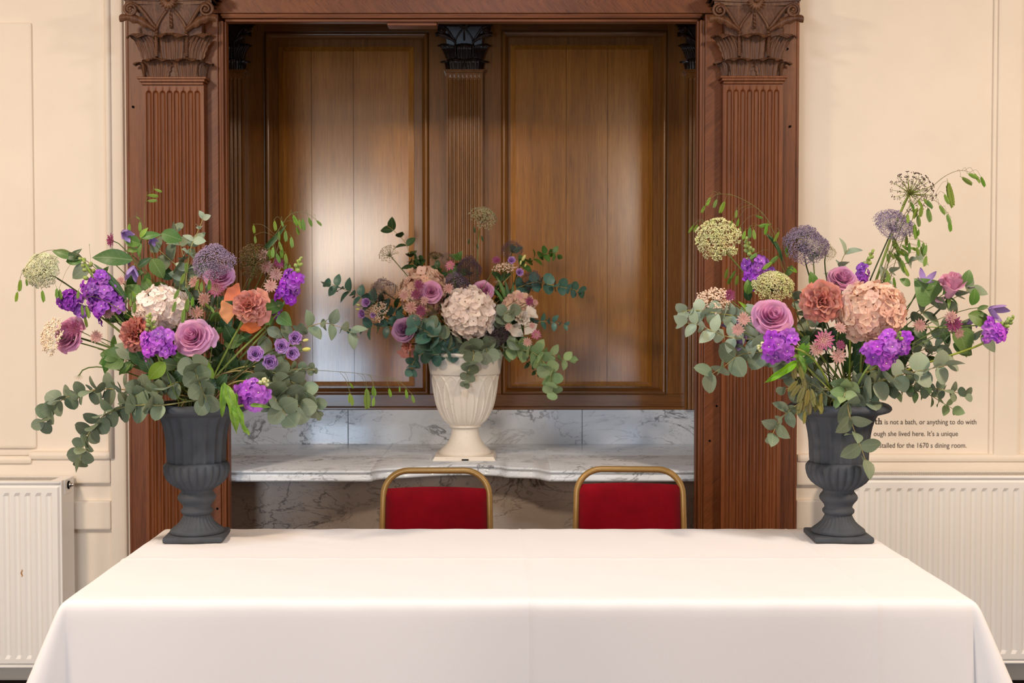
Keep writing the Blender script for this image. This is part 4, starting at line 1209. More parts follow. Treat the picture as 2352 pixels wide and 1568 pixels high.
# ---- leafy branches
def branch(A, label, path, leafpx, mat=EUC, shape='round', spacing=.5, stem=STEMY, name='eucalyptus_branch', cat='eucalyptus', group=None, taper=.55, face=.75, skip=.0, sr=.0017, seed=None, cone=1.0, roll0=0.0, alt=False):
    """path: (px, py, dy) from the inner end to the tip; leaves in crossed pairs"""
    rng = random.Random(seed if seed is not None else int(path[0][0] * 3 + path[-1][1]))
    pts = [P(p[0], p[1], A.Y + p[2]) for p in path]; s = PX(A.Y + path[0][2])
    cv = catmull(pts, 8); r = A.root()
    t = thing(name, label, cat, r, group)
    n0 = (cv[1] - cv[0]).normalized()
    sp = stem_pts(r, cv[0], n0); full = sp + cv[1:]
    k = len(full); b = MB(); b.tube(full, [sr * (1.25 - .85 * i / k) for i in range(k)], 5); b.put('stem', stem, t)
    acc = [0]
    for i in range(1, len(cv)): acc.append(acc[-1] + (cv[i] - cv[i - 1]).length)
    L = acc[-1]; pos = skip * L; me = leaf_me(shape, mat); node = 0
    view = Vector((0, -1, .12))
    def at(d):
        for i in range(1, len(cv)):
            if acc[i] >= d - 1e-9:
                f = (d - acc[i - 1]) / max(1e-9, acc[i] - acc[i - 1]); return cv[i - 1].lerp(cv[i], f), (cv[i] - cv[i - 1]).normalized()
        return cv[-1], (cv[-1] - cv[-2]).normalized()
    while pos <= L + 1e-6:
        p, T = at(pos); f = pos / L; sz = leafpx * s * (1 - (1 - taper) * f ** 1.3) * rng.uniform(.88, 1.12)
        S = frame(T, view); last = pos + spacing * sz > L
        for j in range(1 if alt else 2):
            a = roll0 + node * (2.4 if alt else PI / 2) + j * PI + rng.uniform(-.35, .35)
            side = S @ Vector((math.cos(a), math.sin(a), 0))
            side = (side + view * .25 * rng.random()).normalized()
            d = (side * cone + T * (.35 + (.6 if last else 0)) + Vector([rng.uniform(-.15, .15) for _ in range(3)])).normalized()
            nz = T * .5 + view * face + Vector([rng.uniform(-.35, .35) for _ in range(3)])
            if rng.random() < .12: nz += Vector((0, .0, 1.2))
            nz = nz - d * nz.dot(d); nz.normalize(); x = d.cross(nz)
            put('leaf', me, t, TRS(p, Matrix((x, d, nz)).transposed(), (sz * rng.uniform(.85, 1.1), sz, sz)))
        pos += spacing * sz; node += 1
    return t

# ---- oat grass
def spike_me(mat):
    def mk():
        b = MB(); N = 7
        for k in range(N * 2):
            sd = 1 if k % 2 else -1; v0 = .05 + .80 * (k / (N * 2)); w = .19 * math.sin(PI * (.2 + .75 * v0))
            ln = .28
            vs = [(0, v0, .02), (sd * w * .75, v0 + ln * .35, .035), (sd * w, v0 + ln, .0), (sd * w * .25, v0 + ln * .8, .04), (0, v0 + ln * .45, .05)]
            b.add(vs, [(0, 1, 3, 4), (1, 2, 3)] if sd > 0 else [(4, 3, 1, 0), (3, 2, 1)])
            vs2 = [(x, y, -z) for x, y, z in vs]; b.add(vs2, [(4, 3, 1, 0), (3, 2, 1)] if sd > 0 else [(0, 1, 3, 4), (1, 2, 3)])
        b.add([(-.012, -.1, 0), (.012, -.1, 0), (.03, 1.05, .0), (-.03, 1.05, 0)], [(0, 1, 2, 3)])
        return b.mesh('spikelet', mat)
    return cached(('sp', mat.name), mk)
def grass(A, label, path, spk, dy, mat=OAT, sr=.0009, stem=HAIR, blade=None, group=None):
    """path (px,py) of the arching stem; spikelets (px,py,length px,lean) by their top ends"""
    rng = random.Random(int(path[-1][0] * 3 + path[0][1])); Y = A.Y + dy; s = PX(Y)
    cv = catmull([P(p[0], p[1], Y + (p[2] if len(p) > 2 else 0)) for p in path], 7); r = A.root()
    t = thing('oat_grass', label, 'grass', r, group)
    full = stem_pts(r, cv[0], (cv[1] - cv[0]).normalized()) + cv[1:]; k = len(full)
    b = MB(); b.tube(full, [sr * (1.5 - 1.1 * i / k) for i in range(k)], 5)
    me = spike_me(mat)
    for (x, y, ln, lean) in spk:
        p = P(x, y, Y + rng.uniform(-.012, .012)); j = min(range(len(cv)), key=lambda i: (cv[i] - p).length + (.05 if cv[i].z < p.z else 0))
        q = cv[max(0, j - 2)]
        if (p - q).length > .004: b.tube(catmull([q, q.lerp(p, .6) + Vector((0, 0, .012)), p], 3), .00035, 4, cap=False)
        d = Vector((math.sin(math.radians(lean)), rng.uniform(-.15, .15), -math.cos(math.radians(lean)))).normalized()
        z = Vector((rng.uniform(-.6, .6), -1, 0)); z = (z - d * z.dot(d)).normalized()
        put('spikelet', me, t, TRS(p, Matrix((d.cross(z), d, z)).transposed(), ln * s))
    if blade:
        for (x0, y0, x1, y1) in blade: hang_leaf(t, Y, x0, y0, x1, y1, DKGREEN, 'lance', .6, .35)
    b.put('stem', stem, t)
    return t
def leaves_only(A, label, path, lv, dy, mat=GREEN, name='leafy_stem', cat='foliage', stem=STEMG, group=None):
    """stem along path, separate leaves (x0,y0,x1,y1,shape,roll)"""
    Y = A.Y + dy; cv = catmull([P(p[0], p[1], Y) for p in path], 6); r = A.root()
    t = thing(name, label, cat, r, group)
    b = MB(); b.tube(stem_pts(r, cv[0], (cv[1] - cv[0]).normalized()) + cv[1:], .0017, 6); b.put('stem', stem, t)
    for l in lv:
        m = l[6] if len(l) > 6 else mat
        hang_leaf(t, Y - .012, l[0], l[1], l[2], l[3], m, l[4], l[5], l[7] if len(l) > 7 else 1.0)
    return t
# ------------------------------------------------------------------ LEFT ARRANGEMENT
A = AL
hydrangea(A, 'cream peach hydrangea head in the left dark urn, behind the coral carnation', 372, 708, -.02, 122, 92, (-.1, .35), HYDC, 120)
rose(A, 'large open mauve pink rose at the centre front of the left dark urn', 443, 772, -.10, 47, (.0, .42), ROSE, loose=[(.1, 1.3, .9, None)])
rose(A, 'mauve pink rose under the grey violet dome in the left dark urn', 504, 630, .0, 37, (.15, .9), ROSE)
rose(A, 'mauve pink rose at the far left edge, half hidden by cream beads and plum bracts', 155, 768, .02, 46, (-.65, .3), ROSE, stem=STEMG)
rose(A, 'dusty coral carnation with ruffled petals beside violet stock in the left dark urn', 305, 766, -.06, 42, (-.45, .12), CORAL2, CARN, name='carnation', cat='carnation', stem=STEMG)
rose(A, 'bright orange ruffled flower with loose outer petals in the left dark urn', 572, 702, -.07, 38, (.12, .12), CORAL, RUFF, name='ruffled_rose', loose=[(2.45, 2.9, 1.15, ORANGE), (3.35, 3.2, 1.2, ORANGE), (4.75, 2.8, 1.05, ORANGE), (5.6, 2.2, 1.0, CORAL), (.7, 1.8, 1.0, CORAL)], stem=STEMB, jit=.2)
stock(A, 'violet stock spike with green bud tip, upper left of the left dark urn', (262, 720), (188, 592), -.02, 100, 15, 36, STOCKD, .36, 9, extra=((215, 650), (240, 665), (205, 668), (250, 690), (232, 705), (222, 680)))
stock(A, 'small violet stock cluster beneath the round greenish white lace flower', (185, 700), (128, 676), .0, 52, 6, 32, STOCKD, .3, 3, extra=((160, 684), (170, 700), (190, 715), (150, 697)))
stock(A, 'violet stock between the dusty coral carnation and the large open rose', (362, 815), (342, 722), -.12, 74, 10, 34, STOCK, .42, 10, extra=((335, 775), (352, 800), (385, 770), (375, 800), (390, 800), (350, 778), (345, 808)), bud=BUDG)
stock(A, 'tall violet stock with green tip right of the orange ruffled flower', (655, 690), (690, 592), -.01, 54, 9, 32, STOCKD, .38, 8, extra=((650, 668), (670, 655), (660, 680), (685, 640)))
stock(A, 'tiny violet stock sprig just below the tall stock right of the orange flower', (630, 728), (640, 700), .01, 26, 4, 24, STOCKD, .15, 2)
stock(A, 'violet stock with cream green buds hanging over the right rim of the left dark urn', (575, 918), (612, 872), -.15, 78, 7, 38, STOCK, .35, 9, extra=((550, 895), (570, 885), (560, 910), (590, 920), (575, 925), (608, 905), (565, 898)), bud=BUDC, leaves=((520, 885, 545, 998, 1, .4), (540, 905, 570, 1000, 1, -.3), (515, 880, 510, 960, 1, .2), (575, 930, 622, 935, 1, .1)))
trachelium(A, 'grey violet trachelium dome above a rose in the left dark urn', 492, 588, -.04, 98, 56, (.0, .95), TRACH, 2200, 84)
umbel(A, 'round greenish white lace flower at the far left of the left dark urn', 97, 620, .0, 98, 86, (-.35, .35), AMMIW, 130, .14, .45, fill=34, cap=.95)
umbel(A, 'brown and green seeded lace flower beside the trachelium in the left dark urn', 582, 598, -.02, 66, 84, (.1, .35), AMMIB, 80, .17, .5, fill=18)
rice(A, 'cream rice flower in front of the far left mauve rose', 122, 772, -.02, 66, 84, (-.55, .25), 480)
rice(A, 'small dried rice sprig dangling below the far left rose', 181, 866, .0, 28, 12, (.0, -1.2), 60)
for (x, y, r, d, m, lab) in (
    (172, 755, 20, (-.1, .2), ASTD, 'plum astrantia overlapping the far left mauve rose'),
    (222, 773, 17, (.0, .1), ASTL, 'dusty pink astrantia right of the far left mauve rose'),
    (257, 552, 17, (-.9, .1), ASTD, 'plum astrantia highest at the left edge of the oak surround'),
    (253, 598, 14, (-.5, .5), ASTL, 'faded astrantia behind the long leaf at upper left'),
    (247, 716, 18, (.1, -.5), ASTL, 'faded pink astrantia just under the upper left violet stock'),
    (278, 646, 13, (-.3, .4), ASTL, 'faded astrantia above the upper left violet stock'),
    (497, 664, 20, (.0, .1), ASTP, 'bright pink astrantia under the rose and the violet dome'),
    (470, 686, 17, (-.1, .0), ASTL, 'pale astrantia lower left of the bright pink one'),
    (447, 648, 15, (-.4, .3), ASTL, 'pale pink astrantia left of the upper mauve rose'),
    (451, 718, 18, (.1, .2), ASTL, 'dusty astrantia above the large open rose in the left dark urn'),
    (606, 588, 19, (.3, .6), ASTL, 'beige astrantia right of the brown lace flower'),
    (612, 612, 18, (.2, -.2), ASTL, 'brownish pink astrantia below the beige one in the left dark urn'),
    (640, 604, 15, (.5, .3), ASTD, 'plum astrantia between the oat grass and brown lace flower'),
    (634, 630, 18, (.2, .1), ASTL, 'pale astrantia above the tall stock right of the orange flower'),
    (622, 656, 17, (.1, .0), ASTL, 'beige pink astrantia directly above right of the orange flower')):
    astrantia(A, lab, x, y, -.03 if y > 640 else .0, r, d, m)
clematis(A, 'drooping violet clematis bell over the left pilaster', 306, 612, -.02, 36, (.05, -1.6), .22)
clematis(A, 'pale violet clematis bell at the top left of the clematis vine', 281, 532, -.01, 34, (1.0, -.6), .18)
clematis(A, 'half hidden violet clematis behind leaves on the left pilaster', 348, 545, .02, 24, (.6, -.9), .2)
clematis(A, 'small dark violet clematis bud behind the long leaf at left', 296, 592, .01, 20, (-.2, -1.2), .15)
lisianthus(A, 'spray of five lilac lisianthus heads right of the left dark urn',
    [(678, 776, 20, (.3, .1)), (647, 794, 21, (.2, .1)), (672, 811, 20, (.5, -.1)), (620, 831, 22, (.3, .0)), (587, 812, 23, (.2, .2))],
    [(704, 802, 20, 1, .1), (702, 781, 14, 1, .2)], -.10, (560, 848))
# eucalyptus and foliage
branch(A, 'long upper eucalyptus branch arching to the left edge of the photo', [(375, 905, -.10), (310, 897, -.10), (240, 893, -.09), (175, 905, -.08), (132, 925, -.07), (108, 955, -.06), (96, 980, -.06)], 42, EUC, 'round', .48, taper=.72)
branch(A, 'long lower eucalyptus branch drooping in front of the left radiator', [(370, 930, -.13), (300, 932, -.14), (245, 950, -.14), (210, 985, -.14), (192, 1025, -.14), (182, 1066, -.14)], 44, EUC, 'round', .44, taper=.72)
branch(A, 'short eucalyptus branch lying along the left rim of the left dark urn', [(400, 880, -.10), (350, 905, -.12), (300, 915, -.13), (280, 940, -.13)], 40, EUC, 'round', .5)
branch(A, 'overlapping round eucalyptus leaves hanging over the front rim of the left dark urn', [(445, 835, -.12), (455, 870, -.15), (468, 905, -.16), (480, 935, -.16)], 44, EUC, 'round', .42, taper=.9, face=1.3)
branch(A, 'eucalyptus branch drooping below the violet stock right of the left dark urn', [(580, 880, -.09), (620, 905, -.10), (648, 940, -.11), (665, 965, -.11)], 50, EUC, 'round', .5, taper=.9, face=1.2)
branch(A, 'bushy eucalyptus branch right of the left dark urn against the alcove', [(600, 845, -.05), (650, 865, -.06), (695, 895, -.06), (722, 925, -.06), (728, 950, -.06)], 42, EUC, 'round', .5, taper=.8)
branch(A, 'eucalyptus branch behind the lilac lisianthus spray', [(610, 860, -.02), (660, 850, -.02), (700, 846, -.02), (725, 850, -.02)], 32, EUC, 'round', .5, taper=.45)
branch(A, 'second bushy eucalyptus branch below the lisianthus spray', [(590, 860, -.08), (640, 890, -.08), (680, 925, -.08), (700, 945, -.08)], 44, EUC, 'round', .5, taper=.85)
branch(A, 'long eucalyptus branch reaching right across the lit panel', [(610, 815, .0), (650, 785, .0), (700, 755, .0), (745, 742, .01), (790, 755, .02), (825, 775, .03)], 46, EUC, 'oval', .62, taper=.85)
branch(A, 'thin eucalyptus twig with small leaves standing above the violet dome', [(430, 620, .02), (438, 570, .02), (455, 530, .03), (468, 498, .03)], 32, EUCL, 'oval', 1.0, taper=.7)
branch(A, 'eucalyptus twig left of the thin one, on the left pilaster', [(430, 640, .03), (420, 585, .03), (410, 545, .04), (403, 515, .04)], 42, EUC, 'oval', .95, taper=.8)
branch(A, 'eucalyptus twig with round leaves above the cream hydrangea', [(440, 640, .04), (395, 600, .04), (360, 570, .04), (340, 555, .04)], 42, EUC, 'round', .8, taper=.9)
branch(A, 'eucalyptus twig behind the upper mauve rose in the left dark urn', [(430, 680, .05), (445, 640, .05), (450, 600, .05), (445, 565, .05)], 46, EUC, 'oval', .7, taper=.9)
leaves_only(A, 'clematis vine with pointed green leaves on the left pilaster', [(330, 720), (325, 640), (322, 580), (325, 545)],
    [(303, 597, 208, 590, 'lance', .2), (325, 545, 372, 538, 'lance', -.2), (372, 536, 420, 552, 'oval', -.2), (322, 560, 282, 548, 'oval', .1), (318, 575, 288, 575, 'lance', .3), (322, 545, 340, 522, 'lance', .1, BRIGHT), (350, 595, 376, 640, 'oval', .2), (330, 625, 298, 632, 'lance', .3), (335, 690, 285, 655, 'oval', .1), (330, 640, 350, 672, 'oval', -.2), (318, 612, 350, 590, 'lance', .4, DKGREEN), (330, 700, 360, 672, 'oval', .2, DKGREEN), (325, 560, 318, 592, 'lance', -.3), (335, 650, 342, 625, 'oval', .5)], -.0)
leaves_only(A, 'leafy green shoot leaning over to the round lace flower at far left', [(300, 720), (250, 660), (200, 615), (160, 590)],
    [(168, 592, 118, 575, 'lance', .3), (190, 595, 150, 600, 'oval', .1), (188, 592, 140, 588, 'lance', .2, DKGREEN), (205, 610, 165, 640, 'oval', .2, EUC), (230, 640, 250, 610, 'lance', .1), (262, 670, 285, 700, 'oval', .2, DKGREEN), (270, 690, 245, 740, 'oval', .3), (160, 600, 188, 570, 'lance', -.2, DKGREEN)], .03)
leaves_only(A, 'green rose foliage at the lower left of the left dark urn', [(370, 880), (320, 840), (270, 815), (225, 800)],
    [(285, 820, 225, 835, 'heart', .2), (275, 820, 228, 812, 'oval', .1), (250, 812, 240, 860, 'lance', .3), (300, 830, 272, 862, 'lance', .2), (330, 838, 300, 790, 'oval', .3, DKGREEN), (310, 820, 262, 790, 'oval', .2, EUC), (345, 855, 325, 810, 'oval', .1, DKGREEN), (360, 870, 375, 830, 'oval', .3, DKGREEN)], -.03, stem=STEMD)
leaves_only(A, 'bright green leaf folded over on a stem left of the big open rose', [(400, 900), (385, 860), (378, 835)], [(378, 832, 340, 872, 'oval', .5, BRIGHT, .9)], -.12, BRIGHT)
leaves_only(A, 'green stock leaves just below the big open rose in the left dark urn', [(440, 900), (440, 850), (420, 822)],
    [(420, 820, 490, 850, 'oval', .3, BRIGHT, .8), (400, 818, 460, 840, 'wavy', .2), (465, 840, 492, 870, 'oval', .5, BRIGHT, .9), (430, 850, 395, 875, 'oval', .2, DKGREEN)], -.08)
leaves_only(A, 'dark green leaves above the centre of the left dark urn rim', [(490, 910), (505, 860), (520, 800)],
    [(520, 855, 528, 792, 'heart', .1, DKGREEN), (535, 860, 575, 850, 'oval', .2, DKGREEN), (520, 830, 470, 825, 'lance', .1, DKGREEN), (545, 880, 590, 862, 'oval', .2), (510, 760, 530, 720, 'oval', .3, DKGREEN), (515, 790, 565, 775, 'oval', .2, GREEN), (500, 740, 470, 755, 'oval', .2, DKGREEN), (540, 840, 590, 835, 'lance', .3, DKGREEN), (480, 880, 455, 850, 'oval', .4, DKGREEN), (495, 700, 540, 690, 'oval', .2, DKGREEN)], .03, stem=STEMD)
leaves_only(A, 'pair of green leaves under the tall stock right of the orange flower', [(560, 840), (610, 770), (632, 735)],
    [(605, 710, 655, 698, 'oval', .3), (640, 725, 672, 748, 'heart', .2), (620, 745, 600, 710, 'oval', .2), (615, 755, 650, 775, 'oval', .3, EUC)], .0)
leaves_only(A, 'dark green leaves filling the gap behind the cream hydrangea', [(400, 820), (390, 700), (400, 640)],
    [(400, 650, 440, 625, 'oval', .2, EUC), (395, 640, 360, 615, 'oval', .3, DKGREEN), (400, 700, 470, 690, 'oval', .2, DKGREEN), (385, 760, 350, 735, 'oval', .2, DKGREEN), (400, 790, 360, 830, 'oval', .2, DKGREEN), (400, 800, 440, 830, 'oval', .2, DKGREEN), (400, 660, 450, 660, 'oval', .1, GREEN), (395, 680, 330, 660, 'oval', .1, GREEN)], .08, stem=STEMD)
grass(A, 'oat grass with three spikelets rising over the left pilaster', [(352, 640), (338, 560), (332, 490), (340, 450), (356, 434)], [(354, 434, 18, 70), (338, 448, 24, 85), (338, 462, 22, 95)], .03)
grass(A, 'short arching oat grass near the top left clematis bell', [(330, 600), (330, 530), (318, 500), (305, 498), (298, 512)], [(297, 512, 20, 0), (321, 508, 24, 5), (312, 498, 10, 60)], .02)
grass(A, 'tall oat grass arching right over the lit panel from the left dark urn', [(570, 640), (620, 560), (650, 512), (672, 490), (705, 490), (735, 512)], [(630, 505, 24, 8), (672, 492, 28, 25), (686, 502, 24, 15), (694, 500, 28, 10), (708, 498, 22, 20), (726, 505, 18, 45), (680, 520, 20, 20), (655, 528, 26, 5), (668, 542, 26, 8), (645, 505, 16, 20)], .02, blade=[(600, 580, 660, 515)])
grass(A, 'oat grass with drooping spikelets between brown lace flower and tall stock', [(590, 680), (625, 610), (640, 560), (642, 545)], [(640, 530, 22, 5), (640, 552, 24, 15), (648, 565, 28, -5), (655, 580, 26, 5), (658, 592, 26, -5), (665, 605, 28, 0), (652, 618, 30, 10), (627, 565, 26, 0), (634, 580, 24, 20), (620, 570, 30, -10), (582, 515, 20, 5), (585, 540, 18, 5)], -.01)
grass(A, 'oat grass arching to the far left beyond the round lace flower', [(300, 700), (230, 625), (170, 582), (110, 575), (70, 600), (50, 630)], [(47, 640, 28, -5), (40, 668, 24, -8), (96, 665, 28, 12), (130, 660, 24, 0), (136, 662, 24, 8), (60, 640, 16, 5)], -.03, blade=[(290, 690, 212, 600), (285, 695, 240, 640)])
grass(A, 'oat grass hanging between the upper stock and the far left rose', [(290, 720), (240, 690), (205, 680), (192, 690)], [(188, 698, 26, 5), (197, 700, 30, 15), (194, 725, 26, 10), (205, 560, 4, 0), (180, 665, 20, -5)], -.06)
grass(A, 'oat grass with pale spikelets in front of the upper mauve rose', [(470, 800), (440, 700), (425, 640), (440, 600)], [(456, 640, 26, -15), (463, 645, 24, 0), (481, 640, 26, 0), (425, 625, 28, -20), (428, 600, 26, 0), (470, 695, 18, 40), (482, 702, 18, 30)], -.08, blade=[(448, 710, 418, 650)])
grass(A, 'oat grass with green spikelets hanging over the cream hydrangea', [(430, 800, .14), (430, 735, .09), (428, 690, .01), (410, 660)], [(412, 662, 26, -25), (404, 690, 26, -15), (433, 682, 34, -10), (424, 705, 36, -10), (443, 680, 22, -5)], -.13)
grass(A, 'very long fine oat grass reaching right, low in front of the marble', [(580, 852), (650, 849), (740, 851), (830, 858), (905, 872)], [(802, 878, 16, 35), (803, 902, 22, 0), (806, 905, 26, 8), (840, 890, 32, 10), (843, 890, 48, 0), (857, 884, 24, 0), (861, 890, 20, 0), (859, 910, 22, -5), (893, 890, 22, 12), (918, 886, 14, 0), (932, 892, 22, 8), (946, 905, 20, 15)], -.05, OAT, .0008)
grass(A, 'oat grass standing in front of the carnation and cream hydrangea at left', [(330, 800), (310, 720), (300, 680)], [(300, 685, 18, 0), (310, 692, 26, -5), (303, 668, 16, 30)], -.05)

# ------------------------------------------------------------------ CENTRE ARRANGEMENT
A = AC
hydrangea(A, 'large cream hydrangea at the front of the cream urn', 1078, 718, -.13, 116, 108, (.0, .2), HYDC, 130)
hydrangea(A, 'beige hydrangea partly hidden behind a pink rose in the cream urn', 972, 672, -.05, 100, 116, (-.2, .25), HYDB, 110)
rose(A, 'pink rose on the beige hydrangea in the cream urn', 990, 670, -.14, 27, (-.05, .15), ROSE)
rose(A, 'mauve rose peeping above the large cream hydrangea in the cream urn', 1110, 665, -.04, 27, (.2, .55), ROSE)
rose(A, 'lilac rose facing left over the side of the cream urn', 926, 757, -.10, 30, (-.25, .2), LILAC, loose=[(1.4, 1.0, .9, None)])
rose(A, 'peach ruffled flower beneath the lilac rose of the cream urn', 934, 795, -.08, 24, (-.2, -.3), PEACH, OPEN, name='ruffled_rose', loose=[(4.2, 1.6, 1.2, None), (5.4, 1.6, 1.1, None)], jit=.2)
rose(A, 'cream white open bloom at the right of the cream urn', 1200, 728, -.11, 30, (.15, .35), CREAMP, OPEN, name='white_rose', loose=[(.6, 1.4, 1.1, None), (2.2, 1.4, 1.1, None), (4.2, 1.4, 1.2, None), (5.4, 1.4, 1.1, None)], jit=.15)
hydrangea(A, 'small faded pink hydrangea behind the white bloom in the cream urn', 1190, 697, -.03, 66, 44, (.2, .4), HYDB, 46, fs=.3)
for (x, y, w, h, d, m, n, lab) in (
    (884, 652, 58, 46, (-.4, .6), TRACHD, 1000, 'dusky open trachelium left of the beige hydrangea of the cream urn'),
    (1077, 602, 58, 58, (.0, .7), TRACHD, 1700, 'darkest trachelium on the fluted shaft above the cream urn'),
    (1048, 638, 60, 50, (-.1, .5), TRACH, 1700, 'grey violet trachelium above the large cream hydrangea of the cream urn'),
    (1177, 566, 50, 26, (.1, .9), TRACHD, 1000, 'dark flat trachelium highest at right of the cream urn'),
    (1138, 742, 58, 62, (.2, .1), TRACHD, 1700, 'dusky trachelium right of the large cream hydrangea of the cream urn'),
    (1218, 628, 44, 44, (.4, .5), TRACHD, 1000, 'dark trachelium behind the upper right lilac buds of the cream urn'),
    (1028, 588, 32, 18, (.0, .9), TRACHD, 500, 'small dark trachelium at top centre left of the cream urn'),
    (1030, 712, 26, 34, (-.1, .2), TRACHD, 500, 'small dusky trachelium between the two hydrangeas of the cream urn')):
    trachelium(A, lab, x, y, -.08 if y > 690 else .02, w, h, d, m, n, 110)
umbel(A, 'beige lace flower highest above the cream urn', 1110, 500, .05, 64, 58, (.4, .7), AMMIE, 46, .2, .6, fill=14)
umbel(A, 'white and dark seeded lace flower at upper left of the cream urn', 893, 582, .03, 46, 44, (-.3, .5), AMMIE, 26, .2, .5, fill=10)
umbel(A, 'small brownish lace flower above the beige hydrangea of the cream urn', 1000, 588, .04, 38, 18, (.0, 1.0), AMMIB, 30, .2, .4, fill=10)
rice(A, 'dried cream rice flower among the leaves left of the cream urn', 872, 717, -.03, 44, 48, (-.4, .4), 220)
rice(A, 'flat cream rice flower at the upper right of the cream urn', 1160, 617, .0, 54, 26, (.05, .9), 260)
rice(A, 'tiny rice flower sprig below the flat one of the cream urn', 1143, 648, -.02, 16, 8, (.1, .9), 60)
for (x, y, r, d, m, lab) in (
    (963, 655, 14, (-.1, .4), ASTD, 'plum astrantia highest on the beige hydrangea of the cream urn'),
    (957, 676, 14, (-.1, .1), ASTD, 'plum astrantia in the middle of the beige hydrangea'),
    (967, 713, 15, (.0, -.1), ASTD, 'plum astrantia below the pink rose of the cream urn'),
    (945, 706, 15, (-.2, .1), ASTL, 'dusty pink astrantia left of the lower plum one of the cream urn'),
    (928, 678, 14, (-.3, .2), ASTL, 'pale astrantia at the left edge of the beige hydrangea'),
    (960, 730, 11, (.0, -.1), ASTL, 'pale astrantia between the plum one and the lilac rose'),
    (975, 690, 11, (.1, .1), ASTL, 'tiny pale astrantia touching the pink rose of the cream urn'),
    (1034, 610, 13, (-.1, .3), ASTP, 'magenta astrantia above the grey violet trachelium of the cream urn'),
    (1030, 662, 13, (.1, .0), ASTL, 'dusty astrantia right of the pink rose of the cream urn'),
    (1194, 680, 12, (.0, .4), ASTL, 'pale astrantia above the grey green leaf right of the cream hydrangea'),
    (1216, 692, 12, (.4, .1), ASTD, 'plum astrantia above the white bloom of the cream urn'),
    (1229, 695, 9, (.7, .1), ASTL, 'pale astrantia at the right edge above the white bloom'),
    (1231, 768, 13, (.3, .0), ASTP, 'bright magenta astrantia lower right of the cream urn'),
    (1211, 785, 12, (.1, .0), ASTL, 'pale pink astrantia beside the bright magenta one'),
    (1168, 750, 10, (-.2, .1), ASTL, 'pale astrantia left of the white bloom of the cream urn'),
    (1222, 748, 9, (.2, .0), ASTL, 'small pale astrantia under the white bloom'),
    (1140, 598, 11, (-.1, .5), ASTD, 'plum astrantia left of the upper lilac heads of the cream urn')):
    astrantia(A, lab, x, y, -.16, r, d, m, nb=12)
lisianthus(A, 'lilac lisianthus sprig with two heads left of the cream urn', [(840, 694, 13, (-.3, .2)), (830, 721, 13, (-.8, .0)), (856, 724, 8, (-.3, .0))], [(822, 710, 10, -1, .1), (823, 700, 9, -1, .4)], -.02, (880, 730))
lisianthus(A, 'lilac lisianthus sprig with yellow buds upper right of the cream urn', [(1175, 597, 11, (.1, .3)), (1194, 625, 11, (.2, .1))], [(1203, 592, 16, .5, .9), (1196, 603, 10, .2, .9), (1207, 609, 8, .4, .8)], -.02, (1178, 660))
branch(A, 'dark eucalyptus twig standing upper left of the cream urn', [(975, 660, .06), (950, 610, .06), (932, 560, .06), (905, 530, .06), (888, 518, .06)], 32, DKGREEN, 'oval', .8, taper=.95)
branch(A, 'glossy teal eucalyptus branch reaching far left of the cream urn', [(915, 730, .02), (860, 695, .02), (815, 675, .03), (785, 662, .03), (755, 650, .03)], 34, TEAL, 'oval', .5, taper=.85)
branch(A, 'dark eucalyptus branch low at the left of the cream urn', [(930, 740, .0), (890, 750, .0), (850, 752, .0), (810, 768, .0)], 34, TEAL, 'oval', .6, taper=.85)
branch(A, 'dark leafy branch left behind the rice flower of the cream urn', [(940, 730, .06), (905, 705, .06), (880, 695, .06), (845, 690, .06)], 36, DKGREEN, 'oval', .55)
branch(A, 'round blue green eucalyptus leaves in front of the lilac rose stem', [(1000, 800, -.12), (990, 770, -.15), (968, 755, -.16), (950, 748, -.16)], 38, TEAL, 'round', .5, taper=.95, face=1.2)
branch(A, 'eucalyptus sprig below the large cream hydrangea, left of middle', [(1040, 800, -.10), (1020, 780, -.13), (1000, 770, -.14), (985, 745, -.14)], 36, EUC, 'round', .55, taper=.95)
branch(A, 'eucalyptus branch hanging down the left side of the cream urn', [(1000, 800, -.08), (965, 815, -.10), (948, 835, -.10), (945, 858, -.10)], 30, TEAL, 'round', .5, taper=.65)
branch(A, 'blue green leaves lying over the left rim of the cream urn', [(1040, 800, -.12), (1015, 812, -.14), (990, 815, -.14)], 34, TEAL, 'round', .5, taper=.95)
branch(A, 'eucalyptus sprig trailing down the front of the cream urn', [(1080, 790, -.14), (1088, 815, -.17), (1080, 842, -.17), (1075, 862, -.17), (1068, 885, -.16)], 32, EUC, 'round', .5, taper=.42)
branch(A, 'eucalyptus sprig right of the trailing one on the rim of the cream urn', [(1110, 790, -.12), (1118, 805, -.15), (1125, 822, -.15)], 30, EUC, 'round', .5, taper=.95)
branch(A, 'upper eucalyptus branch stretching right from the cream urn, blue tipped', [(1190, 660, .0), (1230, 648, .0), (1270, 655, .0), (1305, 662, .0), (1330, 668, .0)], 28, TEAL, 'round', .62, taper=.8)
branch(A, 'middle eucalyptus branch stretching right from the cream urn', [(1210, 745, .0), (1245, 738, .0), (1280, 742, .0), (1303, 748, .0)], 26, TEAL, 'oval', .65)
branch(A, 'lower eucalyptus branch stretching right from the cream urn', [(1160, 800, -.05), (1210, 800, -.05), (1260, 812, -.05), (1305, 828, -.05), (1318, 822, -.05)], 34, EUCY, 'oval', .55, taper=.8)
branch(A, 'light green eucalyptus tail hanging at the lower right of the cream urn', [(1170, 800, -.08), (1225, 810, -.09), (1255, 840, -.09), (1268, 870, -.09), (1270, 902, -.09)], 32, EUCY, 'round', .42, taper=.75)
branch(A, 'dark fine twig of leaves behind the light green tail', [(1200, 810, -.02), (1220, 840, -.02), (1240, 865, -.02)], 20, DKGREEN, 'oval', .7)
